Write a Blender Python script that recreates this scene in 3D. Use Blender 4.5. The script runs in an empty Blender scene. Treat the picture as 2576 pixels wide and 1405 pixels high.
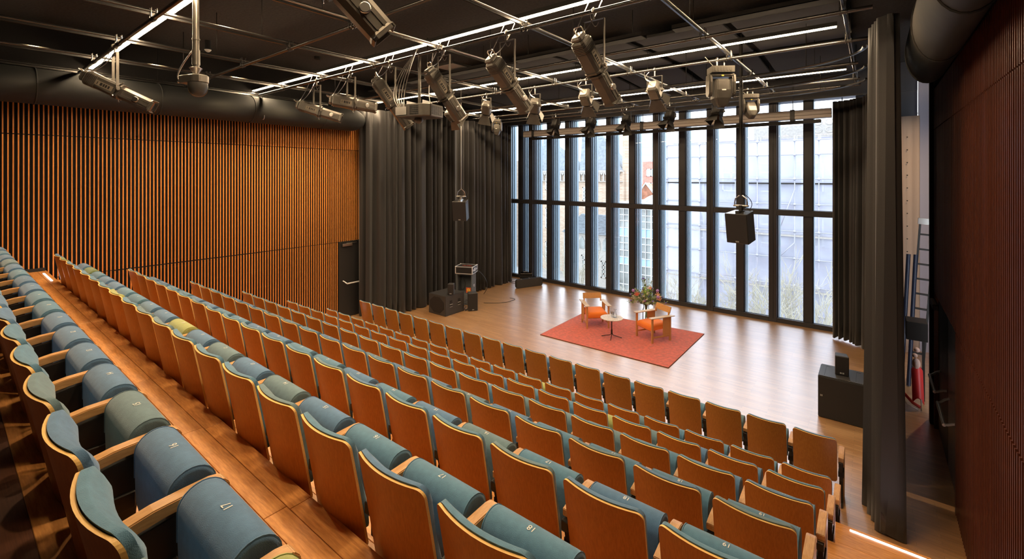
import bpy, bmesh, math, random
from mathutils import Vector, Matrix
random.seed(7)
PI = math.pi
scene = bpy.context.scene
COL = scene.collection
# ------------------------------------------------------------------ camera, sky, light, exposure
F, CX, CY, YAW, H = 1147.0, 1288.0, 442.7, 0.6693, 4.18
cam = bpy.data.objects.new('camera', bpy.data.cameras.new('camera'))
COL.objects.link(cam)
cam.location = (0, 0, H)
cam.rotation_euler = (PI / 2, 0, YAW)
cam.data.sensor_width = 36.0
cam.data.sensor_fit = 'HORIZONTAL'
cam.data.lens = 36.0 * F / 2576
cam.data.shift_y = -(702.5 - CY) / 2576
cam.data.clip_start = 0.05
cam.data.clip_end = 600
scene.camera = cam
w = bpy.data.worlds.new('overcast_sky')
scene.world = w
w.use_nodes = True
bg = w.node_tree.nodes['Background']
bg.inputs[0].default_value = (0.85, 0.92, 1.0, 1)
bg.inputs[1].default_value = 2.8
vs = scene.view_settings
vs.view_transform = 'Standard'
vs.look = 'None'
vs.gamma = 1.0
vs.use_curve_mapping = False
vs.exposure = 0.9
STRIP_E = 74.0      # linear light strips
DOWN_W = 75.0       # ceiling downlights over the seats
WASH_W = 170.0      # wall washers
def ray(u, v):
    a = (u - CX) / F; b = -(v - CY) / F
    c, s = math.cos(YAW), math.sin(YAW)
    return Vector((a * c - s, a * s + c, b))
def P(u, v, x=None, y=None, z=None):
    """world point seen at photo pixel (u, v) on the plane x=, y= or z="""
    d = ray(u, v)
    if x is not None: t = x / d.x
    elif y is not None: t = y / d.y
    else: t = (z - H) / d.z
    return Vector((0, 0, H)) + d * t
def depth(p):
    return -p[0] * math.sin(YAW) + p[1] * math.cos(YAW)

# ------------------------------------------------------------------ materials
def nodes(name):
    m = bpy.data.materials.new(name); m.use_nodes = True
    nt = m.node_tree; b = nt.nodes['Principled BSDF']
    return m, nt, b
def mat(name, col, rough=0.5, metal=0.0, spec=0.5, noise=0.0, nscale=8.0, bump=0.0, bscale=60.0, coat=0.0, sheen=0.0, stretch=(1, 1, 1), emit=None, es=0.0):
    m, nt, b = nodes(name)
    b.inputs['Base Color'].default_value = (*col, 1)
    b.inputs['Roughness'].default_value = rough
    b.inputs['Metallic'].default_value = metal
    b.inputs['Specular IOR Level'].default_value = spec
    b.inputs['Coat Weight'].default_value = coat
    b.inputs['Sheen Weight'].default_value = sheen
    if emit:
        b.inputs['Emission Color'].default_value = (*emit, 1)
        b.inputs['Emission Strength'].default_value = es
    if noise or bump:
        tc = nt.nodes.new('ShaderNodeTexCoord'); mp = nt.nodes.new('ShaderNodeMapping')
        mp.inputs['Scale'].default_value = stretch
        nt.links.new(tc.outputs['Object'], mp.inputs['Vector'])
    if noise:
        n = nt.nodes.new('ShaderNodeTexNoise'); n.inputs['Scale'].default_value = nscale; n.inputs['Detail'].default_value = 4
        nt.links.new(mp.outputs[0], n.inputs['Vector'])
        r = nt.nodes.new('ShaderNodeValToRGB')
        r.color_ramp.elements[0].position = 0.3; r.color_ramp.elements[1].position = 0.7
        r.color_ramp.elements[0].color = (*[c * (1 - noise) for c in col], 1)
        r.color_ramp.elements[1].color = (*[min(1, c * (1 + noise)) for c in col], 1)
        nt.links.new(n.outputs['Fac'], r.inputs['Fac']); nt.links.new(r.outputs[0], b.inputs['Base Color'])
    if bump:
        n2 = nt.nodes.new('ShaderNodeTexNoise'); n2.inputs['Scale'].default_value = bscale
        nt.links.new(mp.outputs[0], n2.inputs['Vector'])
        bp = nt.nodes.new('ShaderNodeBump'); bp.inputs['Strength'].default_value = bump; bp.inputs['Distance'].default_value = 0.01
        nt.links.new(n2.outputs['Fac'], bp.inputs['Height']); nt.links.new(bp.outputs[0], b.inputs['Normal'])
    return m
def wood(name, c1, c2, rough=0.4, grain=(3, 60, 60), scale=3.0, coat=0.0, spec=0.5):
    m, nt, b = nodes(name)
    tc = nt.nodes.new('ShaderNodeTexCoord'); mp = nt.nodes.new('ShaderNodeMapping'); mp.inputs['Scale'].default_value = grain
    oi = nt.nodes.new('ShaderNodeObjectInfo'); ad = nt.nodes.new('ShaderNodeVectorMath'); ad.operation = 'ADD'
    sc = nt.nodes.new('ShaderNodeVectorMath'); sc.operation = 'SCALE'; sc.inputs['Scale'].default_value = 37.0
    cx = nt.nodes.new('ShaderNodeCombineXYZ')
    for k in range(3): nt.links.new(oi.outputs['Random'], cx.inputs[k])
    nt.links.new(cx.outputs[0], sc.inputs[0]); nt.links.new(tc.outputs['Object'], mp.inputs['Vector'])
    nt.links.new(mp.outputs[0], ad.inputs[0]); nt.links.new(sc.outputs[0], ad.inputs[1])
    n = nt.nodes.new('ShaderNodeTexNoise'); n.inputs['Scale'].default_value = scale; n.inputs['Detail'].default_value = 5; n.inputs['Roughness'].default_value = 0.6
    nt.links.new(ad.outputs[0], n.inputs['Vector'])
    r = nt.nodes.new('ShaderNodeValToRGB'); r.color_ramp.elements[0].position = 0.35; r.color_ramp.elements[1].position = 0.68
    r.color_ramp.elements[0].color = (*c1, 1); r.color_ramp.elements[1].color = (*c2, 1)
    nt.links.new(n.outputs['Fac'], r.inputs['Fac'])
    hv = nt.nodes.new('ShaderNodeHueSaturation')
    ma = nt.nodes.new('ShaderNodeMapRange'); ma.inputs['To Min'].default_value = 0.88; ma.inputs['To Max'].default_value = 1.12
    nt.links.new(oi.outputs['Random'], ma.inputs['Value']); nt.links.new(ma.outputs[0], hv.inputs['Value'])
    nt.links.new(r.outputs[0], hv.inputs['Color']); nt.links.new(hv.outputs[0], b.inputs['Base Color'])
    b.inputs['Roughness'].default_value = rough; b.inputs['Coat Weight'].default_value = coat
    b.inputs['Specular IOR Level'].default_value = spec
    b.inputs['Coat Roughness'].default_value = 0.2
    return m
def parquet(name, c1, c2, rough, coat=0.0):
    m, nt, b = nodes(name)
    tc = nt.nodes.new('ShaderNodeTexCoord')
    br = nt.nodes.new('ShaderNodeTexBrick')
    br.inputs['Scale'].default_value = 1.0; br.inputs['Brick Width'].default_value = 0.62; br.inputs['Row Height'].default_value = 0.065
    br.inputs['Mortar Size'].default_value = 0.0012; br.offset = 0.37
    br.inputs['Color1'].default_value = (*c1, 1); br.inputs['Color2'].default_value = (*c2, 1); br.inputs['Mortar'].default_value = (*[c * 0.35 for c in c1], 1)
    nt.links.new(tc.outputs['Object'], br.inputs['Vector'])
    mp = nt.nodes.new('ShaderNodeMapping'); mp.inputs['Scale'].default_value = (1.2, 14, 1)
    n = nt.nodes.new('ShaderNodeTexNoise'); n.inputs['Scale'].default_value = 3; n.inputs['Detail'].default_value = 6
    nt.links.new(tc.outputs['Object'], mp.inputs[0]); nt.links.new(mp.outputs[0], n.inputs['Vector'])
    mx = nt.nodes.new('ShaderNodeMix'); mx.data_type = 'RGBA'; mx.blend_type = 'MULTIPLY'; mx.inputs['Factor'].default_value = 0.55
    r = nt.nodes.new('ShaderNodeValToRGB'); r.color_ramp.elements[0].position = 0.3; r.color_ramp.elements[0].color = (0.45, 0.42, 0.4, 1); r.color_ramp.elements[1].position = 0.65
    nt.links.new(n.outputs['Fac'], r.inputs[0]); nt.links.new(br.outputs['Color'], mx.inputs['A']); nt.links.new(r.outputs[0], mx.inputs['B'])
    nt.links.new(mx.outputs['Result'], b.inputs['Base Color'])
    mr = nt.nodes.new('ShaderNodeMapRange'); mr.inputs['To Min'].default_value = rough - 0.06; mr.inputs['To Max'].default_value = rough + 0.08
    nt.links.new(n.outputs['Fac'], mr.inputs['Value']); nt.links.new(mr.outputs[0], b.inputs['Roughness'])
    bp = nt.nodes.new('ShaderNodeBump'); bp.inputs['Strength'].default_value = 0.12; bp.inputs['Distance'].default_value = 0.004
    nt.links.new(n.outputs['Fac'], bp.inputs['Height']); nt.links.new(bp.outputs[0], b.inputs['Normal'])
    b.inputs['Coat Weight'].default_value = coat; b.inputs['Coat Roughness'].default_value = 0.30; b.inputs['Coat IOR'].default_value = 2.75
    return m
def glass(name, tint=(1, 1, 1), rough=0.0, ior=1.45):
    m = bpy.data.materials.new(name); m.use_nodes = True; nt = m.node_tree; nt.nodes.clear()
    o = nt.nodes.new('ShaderNodeOutputMaterial'); t = nt.nodes.new('ShaderNodeBsdfTransparent'); g = nt.nodes.new('ShaderNodeBsdfGlossy')
    fr = nt.nodes.new('ShaderNodeFresnel'); fr.inputs[0].default_value = ior; mx = nt.nodes.new('ShaderNodeMixShader')
    t.inputs[0].default_value = (*tint, 1); g.inputs['Roughness'].default_value = rough
    nt.links.new(fr.outputs[0], mx.inputs[0]); nt.links.new(t.outputs[0], mx.inputs[1]); nt.links.new(g.outputs[0], mx.inputs[2]); nt.links.new(mx.outputs[0], o.inputs[0])
    return m
def netting(name, col, alpha):
    m = bpy.data.materials.new(name); m.use_nodes = True; nt = m.node_tree; nt.nodes.clear()
    o = nt.nodes.new('ShaderNodeOutputMaterial'); t = nt.nodes.new('ShaderNodeBsdfTransparent'); d = nt.nodes.new('ShaderNodeBsdfDiffuse')
    tl = nt.nodes.new('ShaderNodeBsdfTranslucent'); ad = nt.nodes.new('ShaderNodeMixShader'); mx = nt.nodes.new('ShaderNodeMixShader')
    tc = nt.nodes.new('ShaderNodeTexCoord'); n = nt.nodes.new('ShaderNodeTexNoise'); n.inputs['Scale'].default_value = 0.6; n.inputs['Detail'].default_value = 5
    mr = nt.nodes.new('ShaderNodeMapRange'); mr.inputs['To Min'].default_value = alpha - 0.2; mr.inputs['To Max'].default_value = alpha + 0.2
    d.inputs[0].default_value = (*col, 1); tl.inputs[0].default_value = (*col, 1)
    nt.links.new(tc.outputs['Object'], n.inputs['Vector']); nt.links.new(n.outputs['Fac'], mr.inputs['Value'])
    nt.links.new(d.outputs[0], ad.inputs[1]); nt.links.new(tl.outputs[0], ad.inputs[2]); ad.inputs[0].default_value = 0.4
    nt.links.new(mr.outputs[0], mx.inputs[0]); nt.links.new(t.outputs[0], mx.inputs[1]); nt.links.new(ad.outputs[0], mx.inputs[2]); nt.links.new(mx.outputs[0], o.inputs[0])
    return m
def bricks(name, c1, c2, mortar, bw=0.5, rh=0.16):
    m, nt, b = nodes(name)
    tc = nt.nodes.new('ShaderNodeTexCoord'); mp = nt.nodes.new('ShaderNodeMapping'); mp.inputs['Rotation'].default_value = (PI / 2, 0, 0)
    br = nt.nodes.new('ShaderNodeTexBrick'); br.inputs['Scale'].default_value = 1.0; br.inputs['Brick Width'].default_value = bw; br.inputs['Row Height'].default_value = rh; br.inputs['Mortar Size'].default_value = 0.015
    br.inputs['Color1'].default_value = (*c1, 1); br.inputs['Color2'].default_value = (*c2, 1); br.inputs['Mortar'].default_value = (*mortar, 1)
    nt.links.new(tc.outputs['Object'], mp.inputs[0]); nt.links.new(mp.outputs[0], br.inputs['Vector']); nt.links.new(br.outputs['Color'], b.inputs['Base Color'])
    b.inputs['Roughness'].default_value = 0.9
    return m

M = dict(
    slat=wood('orange_wood_slat', (0.62, 0.200, 0.036), (0.78, 0.31, 0.06), 0.5, (60, 60, 3)),
    slat_dark=wood('low_light_wood_slat', (0.08, 0.022, 0.011), (0.13, 0.036, 0.017), 0.34, (60, 60, 3), coat=0.3),  # low light and a reddish glow are put into this wood colour
    felt=mat('black_felt', (0.006, 0.005, 0.005), 0.95),
    veneer=wood('seat_veneer', (0.38, 0.132, 0.018), (0.48, 0.182, 0.028), 0.42, (40, 40, 2.2), 3, coat=0.08, spec=0.35),
    ply_edge=wood('plywood_edge', (0.85, 0.50, 0.15), (0.95, 0.62, 0.22), 0.45, (3, 60, 60)),  # pale ply edge, colour brightened further to carry the overhead light
    oak=wood('oak_armrest', (0.46, 0.23, 0.08), (0.60, 0.33, 0.13), 0.4, (30, 4, 30), 4),
    oak_light=wood('pale_oak', (0.52, 0.25, 0.085), (0.62, 0.34, 0.13), 0.45, (4, 30, 30), 4),
    tier=wood('tier_plank', (0.54, 0.225, 0.058), (0.78, 0.37, 0.115), 0.38, (3, 26, 26), 3, coat=0.15),
    tier_base=mat('tier_joint', (0.10, 0.04, 0.015), 0.6),
    stage=parquet('stage_parquet', (0.50, 0.25, 0.095), (0.66, 0.38, 0.175), 0.36, 1.0),
    metal_dark=mat('dark_metal', (0.03, 0.026, 0.023), 0.45, 0.6),
    fixture=mat('bronze_black_paint', (0.125, 0.113, 0.097), 0.34, 0.55, noise=0.12),
    fixture_dark=mat('matt_black_paint', (0.022, 0.02, 0.018), 0.5, 0.2),
    steel=mat('galvanised_steel', (0.60, 0.57, 0.53), 0.28, 1.0),
    pipe=mat('black_gloss_pipe', (0.11, 0.105, 0.10), 0.25, 0.8),
    chrome=mat('brushed_steel', (0.85, 0.85, 0.86), 0.38, 0.55),
    frame=mat('window_frame_paint', (0.035, 0.033, 0.036), 0.42, 0.3),
    fin=mat('blue_grey_aluminium', (0.33, 0.43, 0.50), 0.4, 0.2),
    fin_dark=mat('dark_blue_aluminium', (0.016, 0.022, 0.036), 0.5, 0.2),
    sill=mat('pale_sill_metal', (0.35, 0.32, 0.30), 0.35, 0.5),
    glass=glass('window_glass', (0.96, 0.98, 1.0)),
    clear=glass('clear_glass', (0.97, 0.98, 0.985), ior=1.22),
    curtain=mat('black_velvet_curtain', (0.017, 0.015, 0.0145), 0.6, sheen=0.22, bump=0.1, bscale=90),
    cream=mat('cream_curtain', (0.62, 0.45, 0.34), 0.9, bump=0.1),
    lilac=mat('pale_grey_wall', (0.55, 0.52, 0.62), 0.8),
    ceiling=mat('black_acoustic_ceiling', (0.020, 0.017, 0.015), 0.9, noise=0.35, nscale=20, bump=0.5, bscale=25),
    panel=mat('dark_grey_panel', (0.030, 0.029, 0.029), 0.8),
    duct=mat('black_fabric_duct', (0.011, 0.012, 0.0115), 0.75, bump=0.2, bscale=4),
    black=mat('black_plastic', (0.014, 0.013, 0.013), 0.5),
    subpaint=mat('black_speaker_paint', (0.045, 0.043, 0.043), 0.45, bump=0.15, bscale=200),
    satin=mat('satin_black_paint', (0.05, 0.047, 0.045), 0.28, coat=1.0),
    grille=mat('black_grille', (0.016, 0.013, 0.013), 0.7, bump=0.25, bscale=300),
    grey_carpet=mat('grey_speaker_carpet', (0.13, 0.14, 0.15), 0.95, noise=0.3, nscale=120, bump=0.2, bscale=200),
    white=mat('white_print', (0.82, 0.80, 0.74), 0.6),
    logo=mat('grey_logo', (0.35, 0.34, 0.33), 0.5),
    rug=mat('red_rug_pile', (0.60, 0.085, 0.048), 0.95, noise=0.25, nscale=14, bump=0.7, bscale=160, sheen=0.4),
    rug_edge=mat('dark_rug_binding', (0.10, 0.02, 0.02), 0.9),
    orange=mat('orange_upholstery', (0.85, 0.20, 0.015), 0.85, sheen=0.3, bump=0.1, bscale=200),
    terrazzo=mat('speckled_table_top', (0.62, 0.52, 0.43), 0.4, noise=0.35, nscale=40),
    bark=mat('pale_bark', (0.36, 0.34, 0.27), 0.9), bark2=mat('hedge_twig', (0.38, 0.35, 0.23), 0.9),
    leafg=mat('fresh_green_leaf', (0.36, 0.56, 0.09), 0.6), leafd=mat('grey_green_leaf', (0.25, 0.33, 0.17), 0.6),
    purple=mat('purple_bloom', (0.46, 0.28, 0.66), 0.7), violet=mat('violet_bloom', (0.22, 0.17, 0.60), 0.7),
    whitefl=mat('white_bloom', (0.85, 0.80, 0.70), 0.7), coral=mat('coral_bloom', (0.80, 0.22, 0.14), 0.6), peach=mat('peach_bloom', (0.88, 0.52, 0.34), 0.6),
    red=mat('red_plastic', (0.62, 0.035, 0.03), 0.4), yellow=mat('yellow_sticker', (0.85, 0.62, 0.08), 0.5), stick=mat('orange_red_sticker', (0.75, 0.12, 0.04), 0.5),
    blue=mat('dark_blue_tube', (0.022, 0.026, 0.05), 0.4), pink=mat('pale_pink_cloth', (0.75, 0.5, 0.42), 0.8),
    screen=mat('beige_aluminium_case', (0.30, 0.26, 0.235), 0.5, 0.2),
    brick=bricks('sandy_brick', (0.35, 0.25, 0.17), (0.45, 0.35, 0.26), (0.40, 0.37, 0.33)),
    redbrick=bricks('red_brick', (0.42, 0.17, 0.13), (0.5, 0.24, 0.18), (0.4, 0.33, 0.3), 0.8, 0.3),
    slate=mat('grey_slate', (0.17, 0.195, 0.215), 0.8, noise=0.25, nscale=3), rooftile=mat('red_roof_tile', (0.48, 0.22, 0.14), 0.85, noise=0.3, nscale=2),
    stone=mat('pale_stone', (0.34, 0.32, 0.29), 0.85, noise=0.15), whitep=mat('white_paint', (0.58, 0.60, 0.59), 0.6),
    ltblue=mat('pale_blue_panel', (0.33, 0.50, 0.58), 0.6), winglass=mat('grey_window_glass', (0.22, 0.24, 0.23), 0.15, noise=0.4, nscale=0.8),
    net=netting('scaffold_net', (0.60, 0.61, 0.71), 0.70), netwhite=netting('white_scaffold_sheet', (0.66, 0.67, 0.76), 0.85),
    greywall=mat('grey_render', (0.26, 0.26, 0.31), 0.9, noise=0.15, nscale=0.4), ground=mat('pale_paving', (0.30, 0.29, 0.27), 0.9, noise=0.2, nscale=0.5),
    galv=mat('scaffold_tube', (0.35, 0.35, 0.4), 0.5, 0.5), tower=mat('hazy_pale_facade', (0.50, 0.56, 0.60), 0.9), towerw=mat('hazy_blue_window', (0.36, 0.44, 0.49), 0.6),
    lamp=mat('warm_diffuser', (1, 0.9, 0.75), 0.5, emit=(1.0, 0.74, 0.46), es=STRIP_E),
    led=mat('step_led', (1, 1, 1), 0.5, emit=(0.95, 0.9, 1.0), es=9.0),
    dlamp=mat('downlight_lens', (1, 0.9, 0.8), 0.5, emit=(1.0, 0.72, 0.48), es=30.0),
)
FAB = dict(
    teal=(0.088, 0.208, 0.315), blue=(0.082, 0.182, 0.325), grey=(0.120, 0.200, 0.235), lime=(0.36, 0.38, 0.12), olive=(0.17, 0.23, 0.09),
)
for k, c in list(FAB.items()):
    FAB[k] = mat(k + '_wool_fabric', c, 0.92, noise=0.12, nscale=30, bump=0.25, bscale=350, sheen=0.35)

# ------------------------------------------------------------------ mesh building
class MB:
    def __init__(s): s.v = []; s.f = []; s.mi = []; s.sm = []; s.m = None
    def add(s, vs, fs, mi=0, smooth=False):
        b = len(s.v)
        for p in vs: s.v.append(tuple(s.m @ Vector(p)) if s.m else tuple(p))
        for f in fs: s.f.append([b + i for i in f]); s.mi.append(mi); s.sm.append(smooth)
        return s
    def box(s, a, b, mi=0):
        x0, y0, z0 = a; x1, y1, z1 = b
        return s.add([(x0, y0, z0), (x1, y0, z0), (x1, y1, z0), (x0, y1, z0), (x0, y0, z1), (x1, y0, z1), (x1, y1, z1), (x0, y1, z1)],
                     [(0, 3, 2, 1), (4, 5, 6, 7), (0, 1, 5, 4), (1, 2, 6, 5), (2, 3, 7, 6), (3, 0, 4, 7)], mi)
    def cbox(s, c, d, mi=0): return s.box([c[i] - d[i] / 2 for i in range(3)], [c[i] + d[i] / 2 for i in range(3)], mi)
    def prism(s, pts, axis, a, b, mi=0, smooth=False):
        """closed polygon pts (2-D) pushed along axis from a to b"""
        n = len(pts)
        def q(p, t):
            return {'x': (t, p[0], p[1]), 'y': (p[0], t, p[1]), 'z': (p[0], p[1], t)}[axis]
        s.add([q(p, a) for p in pts] + [q(p, b) for p in pts], [tuple(range(n))[::-1], tuple(range(n, 2 * n))], mi, False)
        s.add([q(p, a) for p in pts] + [q(p, b) for p in pts], [(i, (i + 1) % n, n + (i + 1) % n, n + i) for i in range(n)], mi, smooth)
        return s
    def tube(s, p, q, r, n=8, r2=None, mi=0, cap=True, smooth=True):
        p = Vector(p); q = Vector(q); r2 = r if r2 is None else r2; d = (q - p)
        if d.length < 1e-7: return s
        d.normalize(); a = d.orthogonal().normalized(); b = d.cross(a)
        vs = [p + (a * math.cos(2 * PI * i / n) + b * math.sin(2 * PI * i / n)) * r for i in range(n)] + \
             [q + (a * math.cos(2 * PI * i / n) + b * math.sin(2 * PI * i / n)) * r2 for i in range(n)]
        s.add(vs, [(i, (i + 1) % n, n + (i + 1) % n, n + i) for i in range(n)], mi, smooth)
        if cap: s.add(vs, [tuple(range(n))[::-1], tuple(range(n, 2 * n))], mi, False)
        return s
    def path(s, pts, r, n=6, mi=0):
        pts = [Vector(p) for p in pts]; rings = []; N = len(pts)
        a = None
        for i, p in enumerate(pts):
            d = (pts[min(i + 1, N - 1)] - pts[max(i - 1, 0)]).normalized()
            if a is None: a = d.orthogonal().normalized()
            else:
                a = a - d * a.dot(d)
                a = a.normalized() if a.length > 1e-6 else d.orthogonal().normalized()
            b = d.cross(a)
            rings.append([p + (a * math.cos(2 * PI * k / n) + b * math.sin(2 * PI * k / n)) * r for k in range(n)])
        vs = [v for g in rings for v in g]
        fs = [(i * n + k, i * n + (k + 1) % n, (i + 1) * n + (k + 1) % n, (i + 1) * n + k) for i in range(N - 1) for k in range(n)]
        s.add(vs, fs, mi, True); s.add(vs, [tuple(range(n))[::-1], tuple(range((N - 1) * n, N * n))], mi)
        return s
    def lathe(s, prof, n=16, c=(0, 0, 0), mi=0, smooth=True):
        vs = []
        for r, z in prof:
            for k in range(n): vs.append((c[0] + r * math.cos(2 * PI * k / n), c[1] + r * math.sin(2 * PI * k / n), c[2] + z))
        m = len(prof)
        s.add(vs, [(i * n + k, i * n + (k + 1) % n, (i + 1) * n + (k + 1) % n, (i + 1) * n + k) for i in range(m - 1) for k in range(n)], mi, smooth)
        s.add(vs, [tuple(range(n))[::-1], tuple(range((m - 1) * n, m * n))], mi)
        return s
    def ball(s, c, r, n=8, mi=0, sc=(1, 1, 1)):
        pr = [(math.sin(PI * i / n), -math.cos(PI * i / n)) for i in range(n + 1)]
        k = len(s.v); s.lathe([(max(a, 1e-4), b) for a, b in pr], n + 2, (0, 0, 0), mi)
        for i in range(k, len(s.v)):
            p = s.v[i]
            if s.m: p = s.m.inverted() @ Vector(p)
            p = Vector((c[0] + p[0] * r * sc[0], c[1] + p[1] * r * sc[1], c[2] + p[2] * r * sc[2]))
            s.v[i] = tuple(s.m @ p) if s.m else tuple(p)
        return s
    def grid(s, fn, nu, nv, mi=0, smooth=True):
        vs = [fn(i / nu, j / nv) for j in range(nv + 1) for i in range(nu + 1)]
        return s.add(vs, [(j * (nu + 1) + i, j * (nu + 1) + i + 1, (j + 1) * (nu + 1) + i + 1, (j + 1) * (nu + 1) + i) for j in range(nv) for i in range(nu)], mi, smooth)
    def mesh(s, name, mats, bevel=0, merge=True, seg=1):
        me = bpy.data.meshes.new(name); me.from_pydata(s.v, [], s.f)
        for m in (mats if isinstance(mats, (list, tuple)) else [mats]): me.materials.append(m)
        me.polygons.foreach_set('material_index', s.mi); me.polygons.foreach_set('use_smooth', s.sm)
        bm = bmesh.new(); bm.from_mesh(me)
        if merge: bmesh.ops.remove_doubles(bm, verts=bm.verts, dist=1e-5)
        bmesh.ops.recalc_face_normals(bm, faces=bm.faces)
        if bevel:
            ed = [e for e in bm.edges if len(e.link_faces) == 2 and e.calc_face_angle(0) > 0.6]
            bmesh.ops.bevel(bm, geom=ed, offset=bevel, segments=seg, affect='EDGES', clamp_overlap=True)
        for e in bm.edges:
            if len(e.link_faces) == 2 and e.calc_face_angle(0) > 0.9: e.smooth = False
        bm.to_mesh(me); bm.free(); me.update()
        return me
def link(name, me, parent=None, loc=None, rot=None):
    o = bpy.data.objects.new(name, me); COL.objects.link(o)
    if parent: o.parent = parent
    if loc is not None: o.location = loc
    if rot is not None: o.rotation_euler = rot
    return o
def obj(name, mb, mats, parent=None, bevel=0, loc=None, rot=None, seg=1):
    return link(name, mb.mesh(name, mats, bevel, seg=seg), parent, loc, rot)
def tag(o, label=None, cat=None, group=None, kind=None):
    if label: o['label'] = label
    if cat: o['category'] = cat
    if group: o['group'] = group
    if kind: o['kind'] = kind
    return o
def thing(name, label, cat, loc=(0, 0, 0), rz=0, group=None, rot=None):
    o = bpy.data.objects.new(name, None); COL.objects.link(o); o.empty_display_size = 0.1
    o.location = loc; o.rotation_euler = rot if rot else (0, 0, rz)
    return tag(o, label, cat, group)
def struct(name, label, cat=None):
    o = bpy.data.objects.new(name, None); COL.objects.link(o)
    return tag(o, label, cat or 'room', None, 'structure')
def dup(root, loc=None, rz=None, label=None, group=None):
    r = root.copy(); COL.objects.link(r)
    if loc is not None: r.location = loc
    if rz is not None: r.rotation_euler = (0, 0, rz)
    if label: r['label'] = label
    if group: r['group'] = group
    for ch in list(root.children):
        c = ch.copy(); COL.objects.link(c); c.parent = r
        for g in list(ch.children):
            d = g.copy(); COL.objects.link(d); d.parent = c
    return r
ORD = ['first', 'second', 'third', 'fourth', 'fifth', 'sixth', 'seventh', 'eighth', 'ninth', 'tenth', 'eleventh', 'twelfth', 'thirteenth',
       'fourteenth', 'fifteenth', 'sixteenth', 'seventeenth', 'eighteenth', 'nineteenth']

# ------------------------------------------------------------------ room shell
XL, XR, YW, ZC = -12.30, 0.80, 14.92, 7.0
X0, PITCH = -10.728, 0.55
ROWY = [6.99, 6.05, 5.075, 4.11, 3.155, 2.193, 1.237, 0.265]
TOPZ = [0.88, 0.88, 1.285, 1.69, 2.08, 2.48, 2.88, 3.28]
FLZ = [t - 0.88 for t in TOPZ]
EDGE = [0, 0] + [ROWY[r - 1] + 0.06 for r in range(2, 8)]      # front edge of each tier
floor = tag(obj('floor', MB().box((XL - 0.3, -1.9, -0.25), (2.4, YW + 0.35, 0)), M['stage']), 'stage floor of narrow brown parquet strips, shiny by the window', 'floor', None, 'structure')
cl = tag(obj('ceiling', MB().box((XL - 0.3, -1.9, ZC), (2.4, YW + 0.3, ZC + 0.2)), M['ceiling']), 'black rough acoustic ceiling above the lighting grid', 'ceiling', None, 'structure')
pan_me = MB().cbox((0, 0, 0), (1.58, 2.7, 0.05)).mesh('ceiling_panel', M['panel'], 0.01)
for k, x in enumerate((-11.4, -9.7, -7.98, -6.25, -4.55, -2.8, -1.1)):
    for yy in (9.6, 12.75):
        tag(link('ceiling_panel', pan_me, None, (x, yy - (0 if yy < 10 else 0.25), 6.84 if yy < 10 else 6.82), (0.04 if yy < 10 else -0.05, 0, 0)), 'dark grey ceiling panel over the stage', 'panel', 'grey ceiling panels over the stage', 'structure')
# tiers
def plank_run(par, x0, x1, y0, y1, z, pl=1.25, pw=0.115):
    n = max(1, round((y1 - y0) / pw)); wd = (y1 - y0) / n
    for j in range(n):
        x = x0 - random.random() * pl
        while x < x1:
            a = max(x, x0); b = min(x + pl, x1)
            if b - a > 0.05:
                key = (round(b - a, 1), round(wd, 3))
                if key not in PLK:
                    PLK[key] = MB().cbox((0, 0, 0), (key[0], wd - 0.003, 0.02)).mesh('plank', M['tier'], 0.0015)
                o = link('plank', PLK[key], par, ((a + b) / 2, y0 + (j + 0.5) * wd, z - 0.01))
                o.scale = ((b - a - 0.004) / key[0], 1, 1)
            x += pl
PLK = {}
for r in range(2, 8):
    z = FLZ[r]; back = EDGE[r + 1] if r < 7 else 0.33
    t = struct('seating_tier', 'wooden seating tier carrying the %s row of seats' % ORD[r], 'platform')
    t.name = 'floor_tier'
    b = MB().box((XL, -1.9, max(0.0, FLZ[r - 1]) + 0.0), (XR, EDGE[r] - 0.02, z - 0.02))
    obj('tier_body', b, M['tier_base'], t)
    # riser board with nosing
    obj('riser', MB().box((XL, EDGE[r] - 0.02, max(0.0, FLZ[r - 1])), (XR, EDGE[r], z - 0.021)), M['tier'], t)
    if r == 7: plank_run(t, XL, XR, back, EDGE[r], z)
    elif r in (6, 2, 3): plank_run(t, XL, XR, back, EDGE[r], z, 2.6 if r != 2 else 1.2, 0.16)
    else: obj('deck', MB().box((XL, back, z - 0.02), (XR, EDGE[r], z)), M['tier'], t)
t8 = struct('floor_tier', 'dark top tier behind the last row of seats', 'platform')
obj('tier_body', MB().box((XL, -1.9, 2.4), (XR, 0.31, 2.78)), M['tier_base'], t8)
obj('nosing', MB().box((XL, 0.235, 2.78), (XR, 0.33, 2.80)), M['tier'], t8, 0.002)
obj('deck', MB().box((XL, -1.9, 2.78), (XR, 0.234, 2.797)), wood('dimmed_tier_deck', (0.10, 0.035, 0.018), (0.15, 0.055, 0.025), 0.6), t8)  # deck colour darkened to stand for the low light back here
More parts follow.
